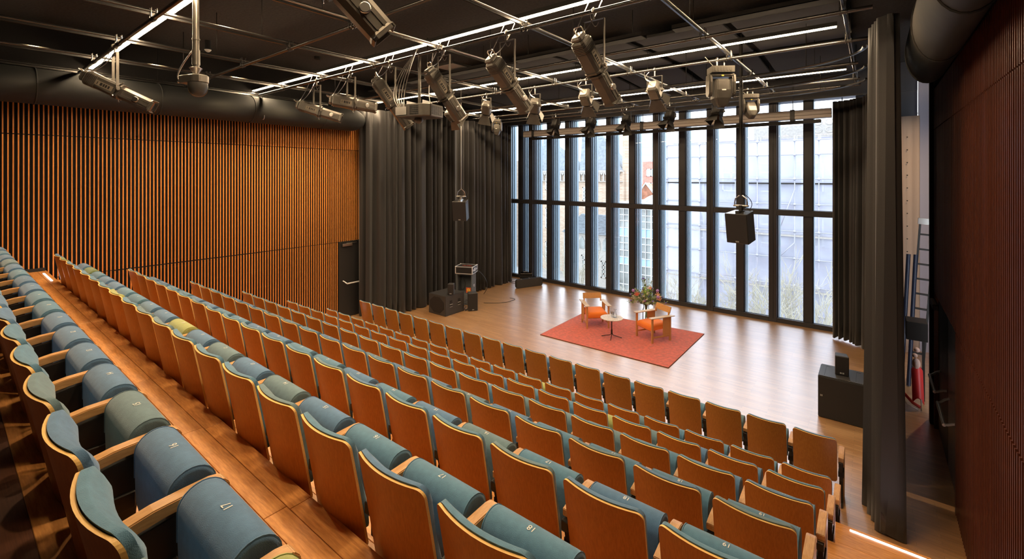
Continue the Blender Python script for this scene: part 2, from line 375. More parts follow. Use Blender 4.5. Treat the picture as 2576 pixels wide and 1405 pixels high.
# half steps in the two aisles
def half_step(x0, x1, r, label, led=None, grp=None):
    zt = (FLZ[r] + FLZ[r - 1]) / 2
    y0, y1 = EDGE[r], EDGE[r] + 0.3
    t = thing('aisle_step', label, 'step', (x0, y0, FLZ[r - 1]), 0, grp)
    hh = zt - FLZ[r - 1]
    obj('tread', MB().box((0, 0.002, hh - 0.025), (x1 - x0, y1 - y0, hh)), M['tier'], t, 0.003)
    obj('riser', MB().box((0.004, 0.002, 0), (x1 - x0 - 0.004, y1 - y0 - 0.015, hh - 0.026)), M['tier'], t)
    if led:
        obj('led_strip', MB().box((led[0] - x0, y1 - y0 - 0.045, hh + 0.0005), (led[1] - x0, y1 - y0 - 0.022, hh + 0.004)), M['led'], t)['label'] = 'glowing white step light'
for r in range(2, 8):
    half_step(-0.21, XR - 0.01, r, 'wooden half step in the dark wall aisle beside the end of the %s row' % ORD[r - 1], (-0.17, 0.42) if r < 4 else (-0.17, 0.4), 'half steps of the dark wall aisle')
    half_step(XL + 0.09, -10.98, r, 'wooden half step in the orange wall aisle beside the end of the %s row' % ORD[r - 1], (-11.9, -11.1), 'half steps of the orange wall aisle')
for (a, b, y, z, nm) in ((-0.19, 0.42, EDGE[2] - 0.06, FLZ[2], 'second tier by the black curtain'), (-11.9, -10.95, EDGE[7] - 0.07, FLZ[7], 'top tier by the orange slatted wall')):
    tag(obj('tier_edge_light', MB().box((a, y - 0.012, z + 0.0005), (b, y + 0.012, z + 0.004)), M['led']), 'glowing white light strip on the ' + nm, 'light')

# left wall with orange slats
wl = struct('wall_left', 'long wall of vertical orange wood slats over black felt', 'wall')
obj('wall_panel', MB().box((XL - 0.3, -1.9, -0.25), (XL, YW + 0.3, ZC)), M['felt'], wl)
def slat_wall(par, xs, y0, y1, doory, matl, names=('slat',), flip=1, zt=5.62, cap=300):
    pieces = []
    cache = {}
    n = int((y1 - y0) / 0.0645)
    for i in range(n):
        y = y0 + i * 0.0645
        fz = 0.0
        for r in range(2, 8):
            if y < EDGE[r]: fz = FLZ[r]
        if y < 0.33: fz = 2.8
        if not (doory[0] < y < doory[1]) and fz < 2.2: pieces.append((y, fz + 0.03 + (0.06 if fz > 0 else 0), 2.235))
        pieces.append((y, max(2.255, fz + 0.06), 4.94))
        pieces.append((y, 4.96, zt))
    pieces.sort(key=lambda p: p[1] > 4.9)
    rest = MB()
    for k, (y, a, b) in enumerate(pieces):
        if k < cap:
            key = round(b - a, 2)
            if key not in cache:
                cache[key] = MB().box((-0.013, -0.0092, 0), (0.013, 0.0092, key)).mesh('slat', matl, 0)
            jit = random.uniform(-0.001, 0.001)
            link('slat', cache[key], par, (xs + jit, y, a))
        else: rest.box((xs - 0.021, y - 0.0115, a), (xs + 0.021, y + 0.0115, b))
    if rest.v:
        o = obj('slat_row', rest, matl, par); o['kind'] = 'stuff'
slat_wall(wl, XL + 0.055, 0.1, 8.9, (7.33, 9.4), M['slat'])
for z in [2.16, 2.33] + [2.7 + 0.42 * k for k in range(6)] + [5.04, 5.3]:
    obj('support_rod', MB().tube((XL + 0.03, 0.2, z), (XL + 0.03, 8.9, z), 0.0032, 4), M['metal_dark'], wl)
for z in [0.5, 0.92, 1.34, 1.76]:
    obj('support_rod', MB().tube((XL + 0.03, 2.2 + (1.76 - z) * 2.2, z), (XL + 0.03, 7.3, z), 0.0032, 4), M['metal_dark'], wl)
obj('skirting', MB().box((XL + 0.01, 0.33, 2.4), (XL + 0.09, 1.28, 2.46)), M['black'], wl)
# right wall with slats toned dark red for low light and glow and a niche beyond
wr = struct('wall_right', 'dark wall of vertical red brown slats', 'wall')
obj('wall_panel', MB().box((XR + 0.09, -1.9, -0.25), (XR + 0.35, 10.42, ZC)).box((XR, -1.9, 5.7), (XR + 0.1, 10.42, ZC)), M['felt'], wr)
slat_wall(wr, XR + 0.012, 3.9, 10.38, (7.83, 10.3), M['slat_dark'])
obj('pillar', MB().box((XR - 0.04, 10.42, 0), (XR + 0.35, 10.62, ZC)), M['felt'], wr)
obj('edge_strip', MB().box((XR - 0.03, 10.62, 0), (XR + 0.3, 10.66, 6.2)), mat('grey_brown_trim', (0.12, 0.10, 0.11), 0.5), wr)
obj('niche_wall', MB().box((2.0, 10.4, -0.2), (2.4, YW + 0.3, ZC)), M['panel'], wr)
obj('niche_end', MB().box((0.86, 14.6, 0), (2.05, 14.75, ZC)), M['lilac'], wr)
wb = struct('wall_back', 'back wall behind the top tier', 'wall')
obj('wall_panel', MB().box((XL - 0.3, -2.1, -0.25), (2.4, -1.9, ZC)), M['felt'], wb)
# window wall
wf = struct('wall_window', 'wall around the tall windows', 'wall')
obj('lintel', MB().box((XL - 0.3, YW - 0.05, 6.28), (0.86, YW + 0.45, ZC)), M['frame'], wf)
obj('side_panel', MB().box((-0.35, YW - 0.02, 0), (0.86, YW + 0.3, 6.3)), M['frame'], wf)
obj('curtain_rail', MB().box((XL, YW - 0.35, 6.24), (-0.2, YW - 0.25, 6.28)), M['metal_dark'], wf)
mains = [-0.53 - 1.72 * k for k in range(7)] + [-12.2]
for k in range(7):
    xr_, xl_ = mains[k], mains[k + 1]
    wd = tag(thing('window_%d' % (k + 1), 'tall window bay, %s from the dark wall' % ORD[k], 'window'), kind='structure')
    mid = xl_ + 0.85 if k < 6 else -11.42
    obj('mullion', MB().box((xl_ - 0.10, YW, 0), (xl_ + 0.10, YW + 0.17, 6.3)).box((xl_ - 0.012, YW - 0.012, 0.1), (xl_ + 0.012, YW, 6.28)), M['frame'], wd, 0.004)
    obj('transom', MB().box((xl_ + 0.10, YW + 0.005, 3.06), (xr_ - 0.10, YW + 0.16, 3.22)), M['frame'], wd, 0.004)
    obj('bottom_rail', MB().box((xl_ + 0.10, YW + 0.004, 0), (xr_ - 0.10, YW + 0.06, 0.13)), M['frame'], wd, 0.004)
    obj('sill', MB().box((xl_ + 0.10, YW + 0.06, 0), (xr_ - 0.10, YW + 0.2, 0.10)), M['sill'], wd, 0.003)
    obj('middle_post', MB().box((mid - 0.10, YW + 0.05, 0.10), (mid + 0.10, YW + 0.17, 3.06)).box((mid - 0.10, YW + 0.05, 3.22), (mid + 0.10, YW + 0.17, 6.3)), M['frame'], wd, 0.003)
    for (a, b) in ((xl_ + 0.1, mid - 0.1), (mid + 0.1, xr_ - 0.1)):
        for (z0, z1) in ((0.1, 3.08), (3.2, 6.3)):
            obj('pane', MB().box((a, YW + 0.125, z0), (b, YW + 0.133, z1)), M['glass'], wd)
            obj('glazing_bead', MB().box((a, YW + 0.10, z0), (a + 0.022, YW + 0.15, z1)).box((b - 0.022, YW + 0.10, z0), (b, YW + 0.15, z1)).box((a, YW + 0.10, z0), (b, YW + 0.15, z0 + 0.03)), M['fin_dark'], wd)
    for xc in (xl_, mid):
        for q, (ya, yb, hw, mm) in enumerate(((0.17, 0.30, 0.085, 'fin_dark'), (0.30, 0.36, 0.105, 'fin'), (0.36, 0.44, 0.085, 'fin_dark'), (0.44, 0.50, 0.105, 'fin'), (0.50, 0.56, 0.085, 'fin_dark'), (0.56, 0.70, 0.105, 'fin'))):
            obj('sunshade_fin', MB().box((xc - hw, YW + ya, -0.3), (xc + hw, YW + yb, 6.6)), M[mm], wd)

# doors
d1 = tag(thing('door_1', 'black exit door half behind the left black curtain', 'door'), kind='structure')
obj('door_leaf', MB().box((XL + 0.01, 7.36, 0.01), (XL + 0.05, 8.45, 2.22)), M['black'], d1, 0.003)
obj('door_frame', MB().box((XL + 0.004, 7.30, 0), (XL + 0.075, 7.355, 2.25)).box((XL + 0.004, 7.3, 2.225), (XL + 0.07, 8.5, 2.26)), M['fixture_dark'], d1)
obj('door_closer', MB().box((XL + 0.06, 7.40, 2.11), (XL + 0.13, 7.72, 2.19)).box((XL + 0.07, 7.55, 2.19), (XL + 0.09, 7.9, 2.205)), M['steel'], d1, 0.01)
def push_bar(par, x, y0, y1, z, sgn):
    m = MB()
    xo = x + sgn * 0.13
    m.path([(x, y0, z + 0.07), (x + sgn * 0.05, y0 + 0.02, z + 0.05), (x + sgn * 0.10, y0 + 0.05, z + 0.01), (xo, y0 + 0.07, z)], 0.017, 8)
    m.tube((xo, y0 + 0.05, z), (xo, y1 - 0.05, z), 0.021, 10)
    m.path([(xo, y1 - 0.07, z), (x + sgn * 0.10, y1 - 0.05, z + 0.01), (x + sgn * 0.05, y1 - 0.02, z + 0.05), (x, y1, z + 0.07)], 0.017, 8)
    obj('push_bar', m, M['chrome'], par)['label'] = 'shiny metal push bar'
push_bar(d1, XL + 0.05, 7.45, 8.3, 1.02, 1)
d2 = tag(thing('door_2', 'grey double exit door in the dark slatted wall', 'door'), kind='structure')
obj('door_leaf', MB().box((XR + 0.05, 7.86, 0.01), (XR + 0.085, 9.03, 2.21)), M['lilac'] if False else mat('dark_grey_door', (0.10, 0.10, 0.12), 0.35), d2, 0.003)
obj('door_leaf', MB().box((XR + 0.05, 9.05, 0.01), (XR + 0.085, 10.25, 2.21)), M['black'], d2, 0.003)
obj('door_frame', MB().box((XR + 0.0, 7.80, 0), (XR + 0.09, 7.85, 2.23)).box((XR, 10.27, 0), (XR + 0.09, 10.33, 2.23)), M['slat_dark'], d2)
obj('door_closer', MB().box((XR - 0.07, 9.6, 2.1), (XR - 0.0, 10.1, 2.19)), M['fixture_dark'], d2, 0.008)
push_bar(d2, XR + 0.05, 8.0, 8.85, 0.98, -1)
push_bar(d2, XR + 0.05, 9.15, 10.0, 0.98, -1)

# ------------------------------------------------------------------ ducts and curtains
def duct(label, xc, zc, rx, rz, y0, y1, n=28):
    t = thing('fabric_duct', label, 'air duct', (xc, (y0 + y1) / 2, zc))
    L = (y1 - y0) / 2
    m = MB()
    def fn(u, v):
        a = 2 * PI * u; e = v * 2 - 1
        rr = 1.0 - (max(0, (e - 0.93) / 0.07) ** 2) * 0.35
        return (rx * rr * math.cos(a), L * e, rz * rr * math.sin(a))
    m.grid(fn, n, 60)
    k = len(m.v)
    m.add([(rx * 0.65 * math.cos(2 * PI * i / n), L, rz * 0.65 * math.sin(2 * PI * i / n)) for i in range(n)], [tuple(range(n))], 0)
    obj('duct_body', m, M['duct'], t)
    for yy in [(-L + 0.9 + 1.8 * i) for i in range(int(2 * L / 1.8))]:
        obj('seam', MB().path([(rx * 1.008 * math.cos(2 * PI * i / n), yy, rz * 1.008 * math.sin(2 * PI * i / n)) for i in range(n + 1)], 0.012, 5), M['duct'], t)
    return t
duct('big black fabric duct above the orange slatted wall', -11.85, 5.80, 0.42, 0.32, -1.6, 7.75)
duct('big black fabric duct above the dark slatted wall', 0.56, 5.80, 0.23, 0.42, -1.6, 8.3)

def curtain(name, label, path, z0, z1, folds, amp, matl, flare=0.0, cat='curtain', seed=1, thick=0.0):
    """pleated cloth following a plan path"""
    rnd = random.Random(seed)
    pts = [Vector(p) for p in path]; segs = [(pts[i + 1] - pts[i]).length for i in range(len(pts) - 1)]; L = sum(segs)
    def at(s):
        s = min(max(s, 0), 1) * L
        for i, g in enumerate(segs):
            if s <= g or i == len(segs) - 1:
                d = (pts[i + 1] - pts[i]) / g
                return pts[i] + d * s, Vector((-d.y, d.x))
            s -= g
    N = folds * 8; NV = 14
    ph = [rnd.uniform(0, 2 * PI) for _ in range(6)]
    def fn(u, v):
        warp = 0.30 / folds * math.sin(u * folds * 0.9 + ph[0]) + 0.2 / folds * math.sin(u * folds * 2.1 + ph[1])
        p, n = at(u)
        a = (u + warp) * folds * 2 * PI
        sway = 0.35 * math.sin(v * 2.2 + ph[2] + u * 9)
        k = amp * (0.75 + 0.25 * math.sin(u * folds * 1.7 + ph[3])) * (1 + flare * (1 - v))
        off = k * (math.sin(a + sway * (1 - v)) + 0.25 * math.sin(2 * a + ph[4]))
        q = p + n * off
        zz = z0 + (z1 - z0) * v + (0.02 * math.sin(a) * (1 - v))
        return (q.x, q.y, zz)
    m = MB(); m.grid(fn, N, NV)
    me = m.mesh(name, matl)
    o = link(name, me); tag(o, label, cat)
    sd = o.modifiers.new('thickness', 'SOLIDIFY'); sd.thickness = 0.006
    return o
curtain('stage_curtain', 'long pleated black curtain hanging along the left side of the stage', [(-12.16, 7.86), (-11.75, 8.0), (-11.28, 8.9), (-11.25, 11.8), (-11.28, 13.2), (-11.25, 14.2)], 0.03, 6.15, 27, 0.11, M['curtain'], 0.25, seed=3)
curtain('stage_curtain', 'pleated black curtain hanging at the window corner beside the dark wall', [(-0.80, 14.38), (-0.5, 14.3), (-0.15, 13.9), (0.0, 13.2), (-0.02, 12.5)], 0.04, 6.1, 15, 0.07, M['curtain'], 0.3, seed=5)
curtain('stage_curtain', 'pleated black curtain hanging in the middle of the right track', [(0.02, 12.3), (0.08, 11.0), (0.10, 9.4), (0.10, 8.0)], 0.04, 6.1, 22, 0.07, M['curtain'], 0.35, seed=8)
curtain('stage_curtain', 'bunched black curtain gathered beside the step lights', [(0.06, 7.9), (0.0, 7.35), (0.05, 6.95), (0.16, 6.78), (0.225, 6.95), (0.17, 7.3)], 0.02, 6.05, 9, 0.038, M['curtain'], 1.6, seed=11)

# ------------------------------------------------------------------ theatre seats
HW, TB = 0.2375, 0.88
def back_y(x, z):
    return (TB - z) * 0.20 - 0.046 * (1 - (x / HW) ** 2) + 0.01 * math.sin((z - 0.3) * 3)
def outline_hw(z, top, r, hw, bot=0.30, rb=0.03):
    if z > top - r: return hw - r + math.sqrt(max(0, r * r - (z - (top - r)) ** 2))
    if z < bot + rb: return hw - rb + math.sqrt(max(0, rb * rb - (bot + rb - z) ** 2))
    return hw
def shell_mesh():
    m = MB(); zs = []
    for k in range(7): zs.append(TB - 0.04 * (1 - math.cos(k / 6 * PI / 2)))
    zs += [0.76, 0.66, 0.56, 0.46, 0.36, 0.33, 0.315, 0.303, 0.30]
    NX = 10
    def layer(dy):
        out = []
        for z in zs:
            hw = outline_hw(z, TB, 0.04, HW)
            for i in range(NX + 1):
                x = -hw + 2 * hw * i / NX
                out.append((x, back_y(x, z) + dy, z))
        return out
    A = layer(0); B = layer(0.013); n = NX + 1; rows = len(zs)
    fs = [(j * n + i, j * n + i + 1, (j + 1) * n + i + 1, (j + 1) * n + i) for j in range(rows - 1) for i in range(NX)]
    m.add(A, fs, 0, True); m.add(B, fs, 0, True)
    loop = [i for i in range(n)] + [j * n + NX for j in range(1, rows)] + [(rows - 1) * n + i for i in range(NX - 1, -1, -1)] + [j * n for j in range(rows - 2, 0, -1)]
    Q = len(loop)
    m.add([A[i] for i in loop] + [B[i] for i in loop], [(i, (i + 1) % Q, Q + (i + 1) % Q, Q + i) for i in range(Q)], 1, False)
    return m
shell_me = shell_mesh().mesh('backrest', [M['veneer'], M['ply_edge']], merge=False)
def cushion_mesh():
    m = MB(); zs = [TB + 0.008 - 0.045 * (1 - math.cos(k / 6 * PI / 2)) for k in range(7)]
    zs += [0.81, 0.76, 0.70, 0.64, 0.58, 0.52, 0.46, 0.42, 0.40, 0.39]
    NX = 18; top = TB + 0.008
    def th(z):
        return 0.040 + 0.028 * math.exp(-((z - 0.80) / 0.065) ** 2) + 0.032 * math.exp(-((z - 0.52) / 0.10) ** 2)
    F_, B_ = [], []
    for z in zs:
        hw = outline_hw(z, top, 0.05, HW - 0.004, 0.39, 0.03)
        for i in range(NX + 1):
            t = -1 + 2 * i / NX; x = hw * math.sin(t * PI / 2) if abs(t) < 1 else hw * t
            ex = (1 - abs(x / HW) ** 5) ; ez = min(1, max(0, (top - z) / 0.05)) ** 0.5 * min(1, max(0, (z - 0.39) / 0.04)) ** 0.5
            F_.append((x, back_y(x, z) + 0.014 + 0.014 + (th(z) - 0.014) * max(0, ex) ** 0.6 * (0.25 + 0.75 * ez), z))
            B_.append((x, back_y(x, z) + 0.0145, z))
    n = NX + 1; rows = len(zs)
    fs = [(j * n + i, j * n + i + 1, (j + 1) * n + i + 1, (j + 1) * n + i) for j in range(rows - 1) for i in range(NX)]
    m.add(F_, fs, 0, True); m.add(B_, fs, 0, True)
    loop = [i for i in range(n)] + [j * n + NX for j in range(1, rows)] + [(rows - 1) * n + i for i in range(NX - 1, -1, -1)] + [j * n for j in range(rows - 2, 0, -1)]
    Q = len(loop)
    m.add([F_[i] for i in loop] + [B_[i] for i in loop], [(i, (i + 1) % Q, Q + (i + 1) % Q, Q + i) for i in range(Q)], 0, True)
    return m
cush_base = cushion_mesh()
def roll_mesh():
    m = MB(); c = (0.338, 0.602); r = 0.080
    sec = [(0.275, 0.33), (0.261, 0.40), (0.258, 0.50)]
    sec += [(c[0] + r * math.cos(PI - PI * k / 12), c[1] + r * 0.95 * math.sin(PI - PI * k / 12)) for k in range(13)]
    sec += [(0.423, 0.54), (0.418, 0.45), (0.405, 0.35), (0.37, 0.32), (0.31, 0.315)]
    cy = sum(p[0] for p in sec) / len(sec); cz = sum(p[1] for p in sec) / len(sec)
    xs = [(-0.222, 0.86), (-0.2205, 0.95), (-0.214, 0.985), (-0.20, 1.0), (0, 1.004), (0.20, 1.0), (0.214, 0.985), (0.2205, 0.95), (0.222, 0.86)]
    n = len(sec)
    vs = [(x, cy + (y - cy) * k, cz + (z - cz) * k) for x, k in xs for y, z in sec]
    m.add(vs, [(i * n + k, i * n + (k + 1) % n, (i + 1) * n + (k + 1) % n, (i + 1) * n + k) for i in range(len(xs) - 1) for k in range(n)], 0, True)
    m.add(vs, [tuple(range(n)), tuple(range((len(xs) - 1) * n, len(xs) * n))[::-1]], 0)
    for x in (-0.2165, 0.2165):
        m.path([(x, cy + (y - cy) * 0.985, cz + (z - cz) * 0.985) for y, z in sec[2:17]], 0.0035, 4)
    return m
roll_base = roll_mesh()
cush_me = {k: cush_base.mesh('back_cushion', f) for k, f in FAB.items()}
roll_me = {k: roll_base.mesh('seat_cushion', f, merge=False) for k, f in FAB.items()}
pan_me2 = MB().prism([(0.415, 0.34), (0.427, 0.35), (0.438, 0.46), (0.440, 0.58), (0.428, 0.58), (0.424, 0.46)], 'x', -0.215, 0.215).mesh('seat_pan', M['veneer'])
ARM = [(0.115, 0.612), (0.20, 0.628), (0.31, 0.634), (0.38, 0.636), (0.418, 0.629), (0.437, 0.608), (0.439, 0.580), (0.428, 0.573), (0.418, 0.588), (0.39, 0.592), (0.33, 0.591), (0.24, 0.587), (0.14, 0.572), (0.115, 0.568)]
arm_me = MB().prism(ARM, 'x', -0.0285, 0.0285).mesh('armrest', M['oak'], 0.004, seg=2)
leg_me = MB().prism([(0.10, 0.55), (0.30, 0.58), (0.27, 0.30), (0.24, 0.03), (0.31, 0.022), (0.31, 0.0), (0.08, 0.0), (0.08, 0.022), (0.15, 0.03), (0.16, 0.30)], 'x', -0.019, 0.019).mesh('support', M['metal_dark'], 0.003)
hinge_me = MB().box((-0.03, 0.13, 0.36), (0.03, 0.27, 0.43)).box((-0.024, 0.09, 0.50), (0.024, 0.14, 0.56)).mesh('bracket', M['metal_dark'], 0.004)
endp_me = MB().prism([(0.115, 0.567), (0.35, 0.597), (0.40, 0.594), (0.405, 0.57), (0.385, 0.30), (0.37, 0.0), (0.34, 0.0), (0.34, 0.52), (0.30, 0.55), (0.115, 0.53)], 'x', -0.0285, 0.0285).mesh('end_panel', M['oak'], 0.004)
def text_mesh(s, size, matl, name='seat_number', ext=0.0004):
    cu = bpy.data.curves.new(name, 'FONT'); cu.body = s; cu.size = size; cu.align_x = 'CENTER'; cu.align_y = 'CENTER'; cu.extrude = ext
    o = bpy.data.objects.new(name, cu); COL.objects.link(o)
    bpy.context.view_layer.update()
    me = bpy.data.meshes.new_from_object(o.evaluated_get(bpy.context.evaluated_depsgraph_get()))
    bpy.data.objects.remove(o); me.name = name; me.materials.clear(); me.materials.append(matl)
    return me
num_me = {k: text_mesh(str(k), 0.040, M['white']) for k in range(1, 20)}
ROWN = ['front row', 'second row', 'third row', 'fourth row', 'fifth row', 'sixth row', 'seventh row', 'highest row']
BACKC = {(6, 1): 'olive', (6, 7): 'lime', (6, 9): 'grey', (6, 14): 'grey', (7, 14): 'grey', (6, 10): 'grey', (5, 16): 'grey', (4, 12): 'grey', (5, 13): 'blue', (7, 17): 'grey', (6, 0): 'blue', (4, 18): 'grey'}
SEATC = {(6, 1): 'olive', (6, 9): 'lime', (6, 11): 'grey', (6, 13): 'grey', (7, 14): 'grey', (7, 3): 'grey', (7, 17): 'lime', (5, 15): 'grey', (1, 11): 'lime', (2, 14): 'lime'}
CW = dict(teal='teal', blue='blue', grey='grey green', lime='yellow green', olive='olive green')
rs = random.Random(4)
for r in range(8):
    for i in range(19):
        bc = BACKC.get((r, i)) or rs.choice(['teal', 'teal', 'blue', 'grey' if r < 6 else 'teal'])
        sc = SEATC.get((r, i)) or rs.choice(['teal', 'teal', 'blue', 'grey' if r < 5 else 'blue'])
        lab = '%s theatre seat with wooden back, %s from the orange wall in the %s' % (CW[bc], ORD[i], ROWN[r])
        x = X0 + PITCH * i + HW
        t = thing('theatre_seat', lab, 'seat', (x, ROWY[r], FLZ[r]), 0, '%s of wooden theatre seats' % ROWN[r])
        link('backrest', shell_me, t)
        link('back_cushion', cush_me[bc], t)
        q = link('seat_cushion', roll_me[sc], t)
        if sc != bc: q['label'] = 'folded seat cushion in %s wool' % CW[sc]
        link('seat_pan', pan_me2, t)
        n = link('seat_number', num_me[i + 1], q, (0.0, 0.340, 0.6790), (0, 0, PI))
        n['label'] = 'white number %d' % (i + 1)
        if i == 0:
            link('armrest', arm_me, t, (-0.275, 0, 0)); link('end_panel', endp_me, t, (-0.275, 0, 0)); link('support', leg_me, t, (-0.275, 0, 0))
        link('armrest', arm_me, t, (0.275, 0, 0))
        link('support', leg_me, t, (0.275, 0, 0))
        link('bracket', hinge_me, t, (0.275, 0, 0))
        if i == 18: link('end_panel', endp_me, t, (0.275, 0, 0))
#@@REST
# ------------------------------------------------------------------ linear lights
def strip(y, x0, x1, label):
    t = thing('strip_light', label, 'light', (x0, y, 6.33), 0, 'warm strip lights in the ceiling grid')
    L = x1 - x0
    obj('housing', MB().box((0, -0.04, 0.0), (L, 0.04, 0.06)), M['fixture_dark'], t)
    obj('diffuser', MB().box((0.01, -0.028, -0.012), (L - 0.01, 0.028, -0.0005)), M['lamp'], t)
strip(1.92, -12.25, -0.4, 'bright strip light above the rows nearest the camera')
strip(4.97, -12.25, -0.4, 'bright strip light above the middle rows, behind the row of profile spotlights')
strip(8.03, -12.0, -0.4, 'strip light above the front edge of the stage')
strip(11.35, -11.0, -0.41, 'strip light above the rug, closest to the window')
for k, (x, y) in enumerate([(-7.12, 2.69), (-3.4, 2.7), (-10.3, 5.6)]):
    t = thing('ceiling_downlight', 'round ceiling downlight, %s' % ['over the middle rows', 'over the near rows', 'by the orange wall'][k], 'light', (x, y, ZC - 0.06))
    obj('ring', MB().lathe([(0.06, 0), (0.075, 0), (0.075, 0.06), (0.06, 0.06)], 20), M['fixture_dark'], t)
    obj('lens', MB().lathe([(0.001, 0.02), (0.058, 0.02)], 20), M['dlamp'], t)
def spot(x, y, z, tx, ty, tz, wt, ang, col=(1, 0.72, 0.42), rad=0.05, blend=1.0):
    l = bpy.data.lights.new('spot_beam', 'SPOT'); l.energy = wt; l.spot_size = ang; l.spot_blend = blend; l.color = col; l.shadow_soft_size = rad
    o = bpy.data.objects.new('spot_beam', l); COL.objects.link(o); o.location = (x, y, z)
    o.rotation_euler = (Vector((tx, ty, tz)) - Vector((x, y, z))).to_track_quat('-Z', 'Y').to_euler()
t = thing('ceiling_downlight', 'unseen round downlight added to light the niche behind the dark wall', 'light', (1.35, 12.4, 6.6))  # added lamp, assumed so the niche and its curtain get warm light
obj('ring', MB().lathe([(0.06, 0), (0.075, 0), (0.075, 0.4), (0.06, 0.4)], 20), M['fixture_dark'], t)
obj('lens', MB().lathe([(0.001, 0.02), (0.058, 0.02)], 20), M['dlamp'], t)
spot(1.35, 12.4, 6.55, 0.9, 12.3, 0, 160.0, 2.3)
for (x, y) in [(-9.6, 2.7), (-7.1, 2.7), (-4.6, 2.7), (-2.2, 2.7), (-9.6, 0.9), (-7.1, 0.9), (-4.6, 0.9), (-2.2, 0.9), (-9.0, 5.7), (-6.0, 5.7), (-3.0, 5.7)]:
    spot(x, y, 6.85, x, y + 0.05, 0, DOWN_W, 1.75)
for y in (4.6, 6.2): spot(-0.15, y, 6.4, XR, y, 3.4, 38.0, 1.2, (1, 0.55, 0.25))
for y, k in ((1.0, 0.3), (2.6, 0.5), (4.0, 1.0), (5.3, 1.4), (6.5, 1.3)):
    spot(-10.5, y, 6.5, XL, y, 2.4, WASH_W * k, 1.25, (1, 0.70, 0.36))
# ------------------------------------------------------------------ lighting grid
PZ = 6.16
pipes = [(1.70, -11.9, -0.25, 'nearest pipe of the lighting grid'), (3.42, -11.9, -0.2, 'second pipe of the lighting grid'), (4.91, -11.75, -0.3, 'third pipe, carrying the row of profile spotlights and the projector'),
         (6.80, -11.9, 0.0, 'fourth pipe of the lighting grid'), (8.30, -11.0, 0.0, 'fifth pipe, carrying the barn door spotlights'), (10.0, -10.9, -0.2, 'sixth pipe of the lighting grid over the rug'),
         (11.6, -10.9, -0.2, 'seventh pipe of the lighting grid over the rug'), (12.4, -10.9, -0.2, 'pipe nearest the window, carrying five dark spotlights')]
for y, a, b, lab in pipes:
    o = tag(obj('lighting_pipe', MB().tube((0, 0, 0), (b - a, 0, 0), 0.026, 12), M['pipe'], loc=(a, y, PZ)), 'black steel ' + lab, 'pipe', 'pipes running along the rows')
railx = (-12.2, -10.55, -8.85, -7.1, -5.4, -3.68, -1.9, -0.28)
for k, x in enumerate(railx):
    t = thing('grid_rail', 'polished steel rail crossing above the pipes, %s from the orange wall' % ORD[k], 'rail', (x, 0, 6.25), 0, 'rails crossing the lighting pipes')
    obj('upper_tube', MB().tube((0, -1.5, 0), (0, 12.85, 0), 0.022, 10), M['steel'] if k > 3 else M['pipe'], t)
    obj('lower_tube', MB().box((-0.012, -1.5, -0.052), (0.012, 12.85, -0.022)), M['pipe'], t)
    cm = MB(); hm = MB()
    for y, a, b, _ in pipes:
        if a <= x <= b:
            for dx in (-0.035, 0.035):
                cm.path([(dx, y + 0.03 * math.cos(q), -0.09 + 0.035 * math.sin(q)) for q in [PI * j / 6 for j in range(-6, 1)]], 0.006, 5)
                cm.tube((dx, y - 0.03, -0.09), (dx, y - 0.03, 0.04), 0.006, 5); cm.tube((dx, y + 0.03, -0.09), (dx, y + 0.03, 0.04), 0.006, 5)
    for y in (0.4, 3.0, 6.2, 9.2, 12.2):
        hm.tube((0, y, 0.01), (0, y, 0.74), 0.006, 5)
    obj('clamps', cm, M['pipe'], t); obj('hanger_rods', hm, M['metal_dark'], t)

def curve_pts(a, b, sag, n=12, side=(0, 0, 0)):
    a = Vector(a); b = Vector(b); out = []
    for i in range(n + 1):
        t = i / n; p = a.lerp(b, t); k = 4 * t * (1 - t)
        out.append(p + Vector((side[0] * k, side[1] * k, -sag * k + side[2] * k)))
    return out
# ---- profile spotlights
def octa(w_, h_, c=0.3):
    a, b = w_ / 2, h_ / 2; p, q = a * (1 - c), b * (1 - c)
    return [(-p, -b), (p, -b), (a, -q), (a, q), (p, b), (-p, b), (-a, q), (-a, -q)]
def loft(m, secs, mi=0, smooth=False):
    n = len(secs[0][1]); vs = [(x, y, z) for x, pts in secs for (y, z) in pts]
    m.add(vs, [(i * n + k, i * n + (k + 1) % n, (i + 1) * n + (k + 1) % n, (i + 1) * n + k) for i in range(len(secs) - 1) for k in range(n)], mi, smooth)
    m.add(vs, [tuple(range(n))[::-1], tuple(range((len(secs) - 1) * n, len(secs) * n))], mi)
    return m
pb = MB()
loft(pb, [(-0.44, octa(0.15, 0.16)), (-0.42, octa(0.19, 0.20)), (-0.02, octa(0.20, 0.215))])
loft(pb, [(-0.50, octa(0.11, 0.12)), (-0.475, octa(0.15, 0.16)), (-0.45, octa(0.15, 0.16))])
for q in range(7): loft(pb, [(-0.40 + q * 0.02, octa(0.208, 0.222)), (-0.392 + q * 0.02, octa(0.208, 0.222))])
loft(pb, [(-0.02, octa(0.23, 0.24)), (0.005, octa(0.23, 0.24))]); loft(pb, [(0.03, octa(0.225, 0.235)), (0.05, octa(0.225, 0.235))]); loft(pb, [(0.0, octa(0.17, 0.17)), (0.06, octa(0.17, 0.17))])
prof_body = pb.mesh('lamp_body', M['fixture'])
pf = MB()
loft(pf, [(0.05, octa(0.175, 0.18, 0.4)), (0.08, octa(0.19, 0.195, 0.4)), (0.45, octa(0.185, 0.19, 0.4)), (0.47, octa(0.20, 0.20, 0.3))])
for sy in (-1, 1):
    for sz in (-0.03, 0.03): pf.box((0.08, sy * 0.094 - 0.006, sz - 0.006), (0.45, sy * 0.094 + 0.006, sz + 0.006))
prof_barrel = pf.mesh('front_barrel', M['fixture'])
fr_ = MB()
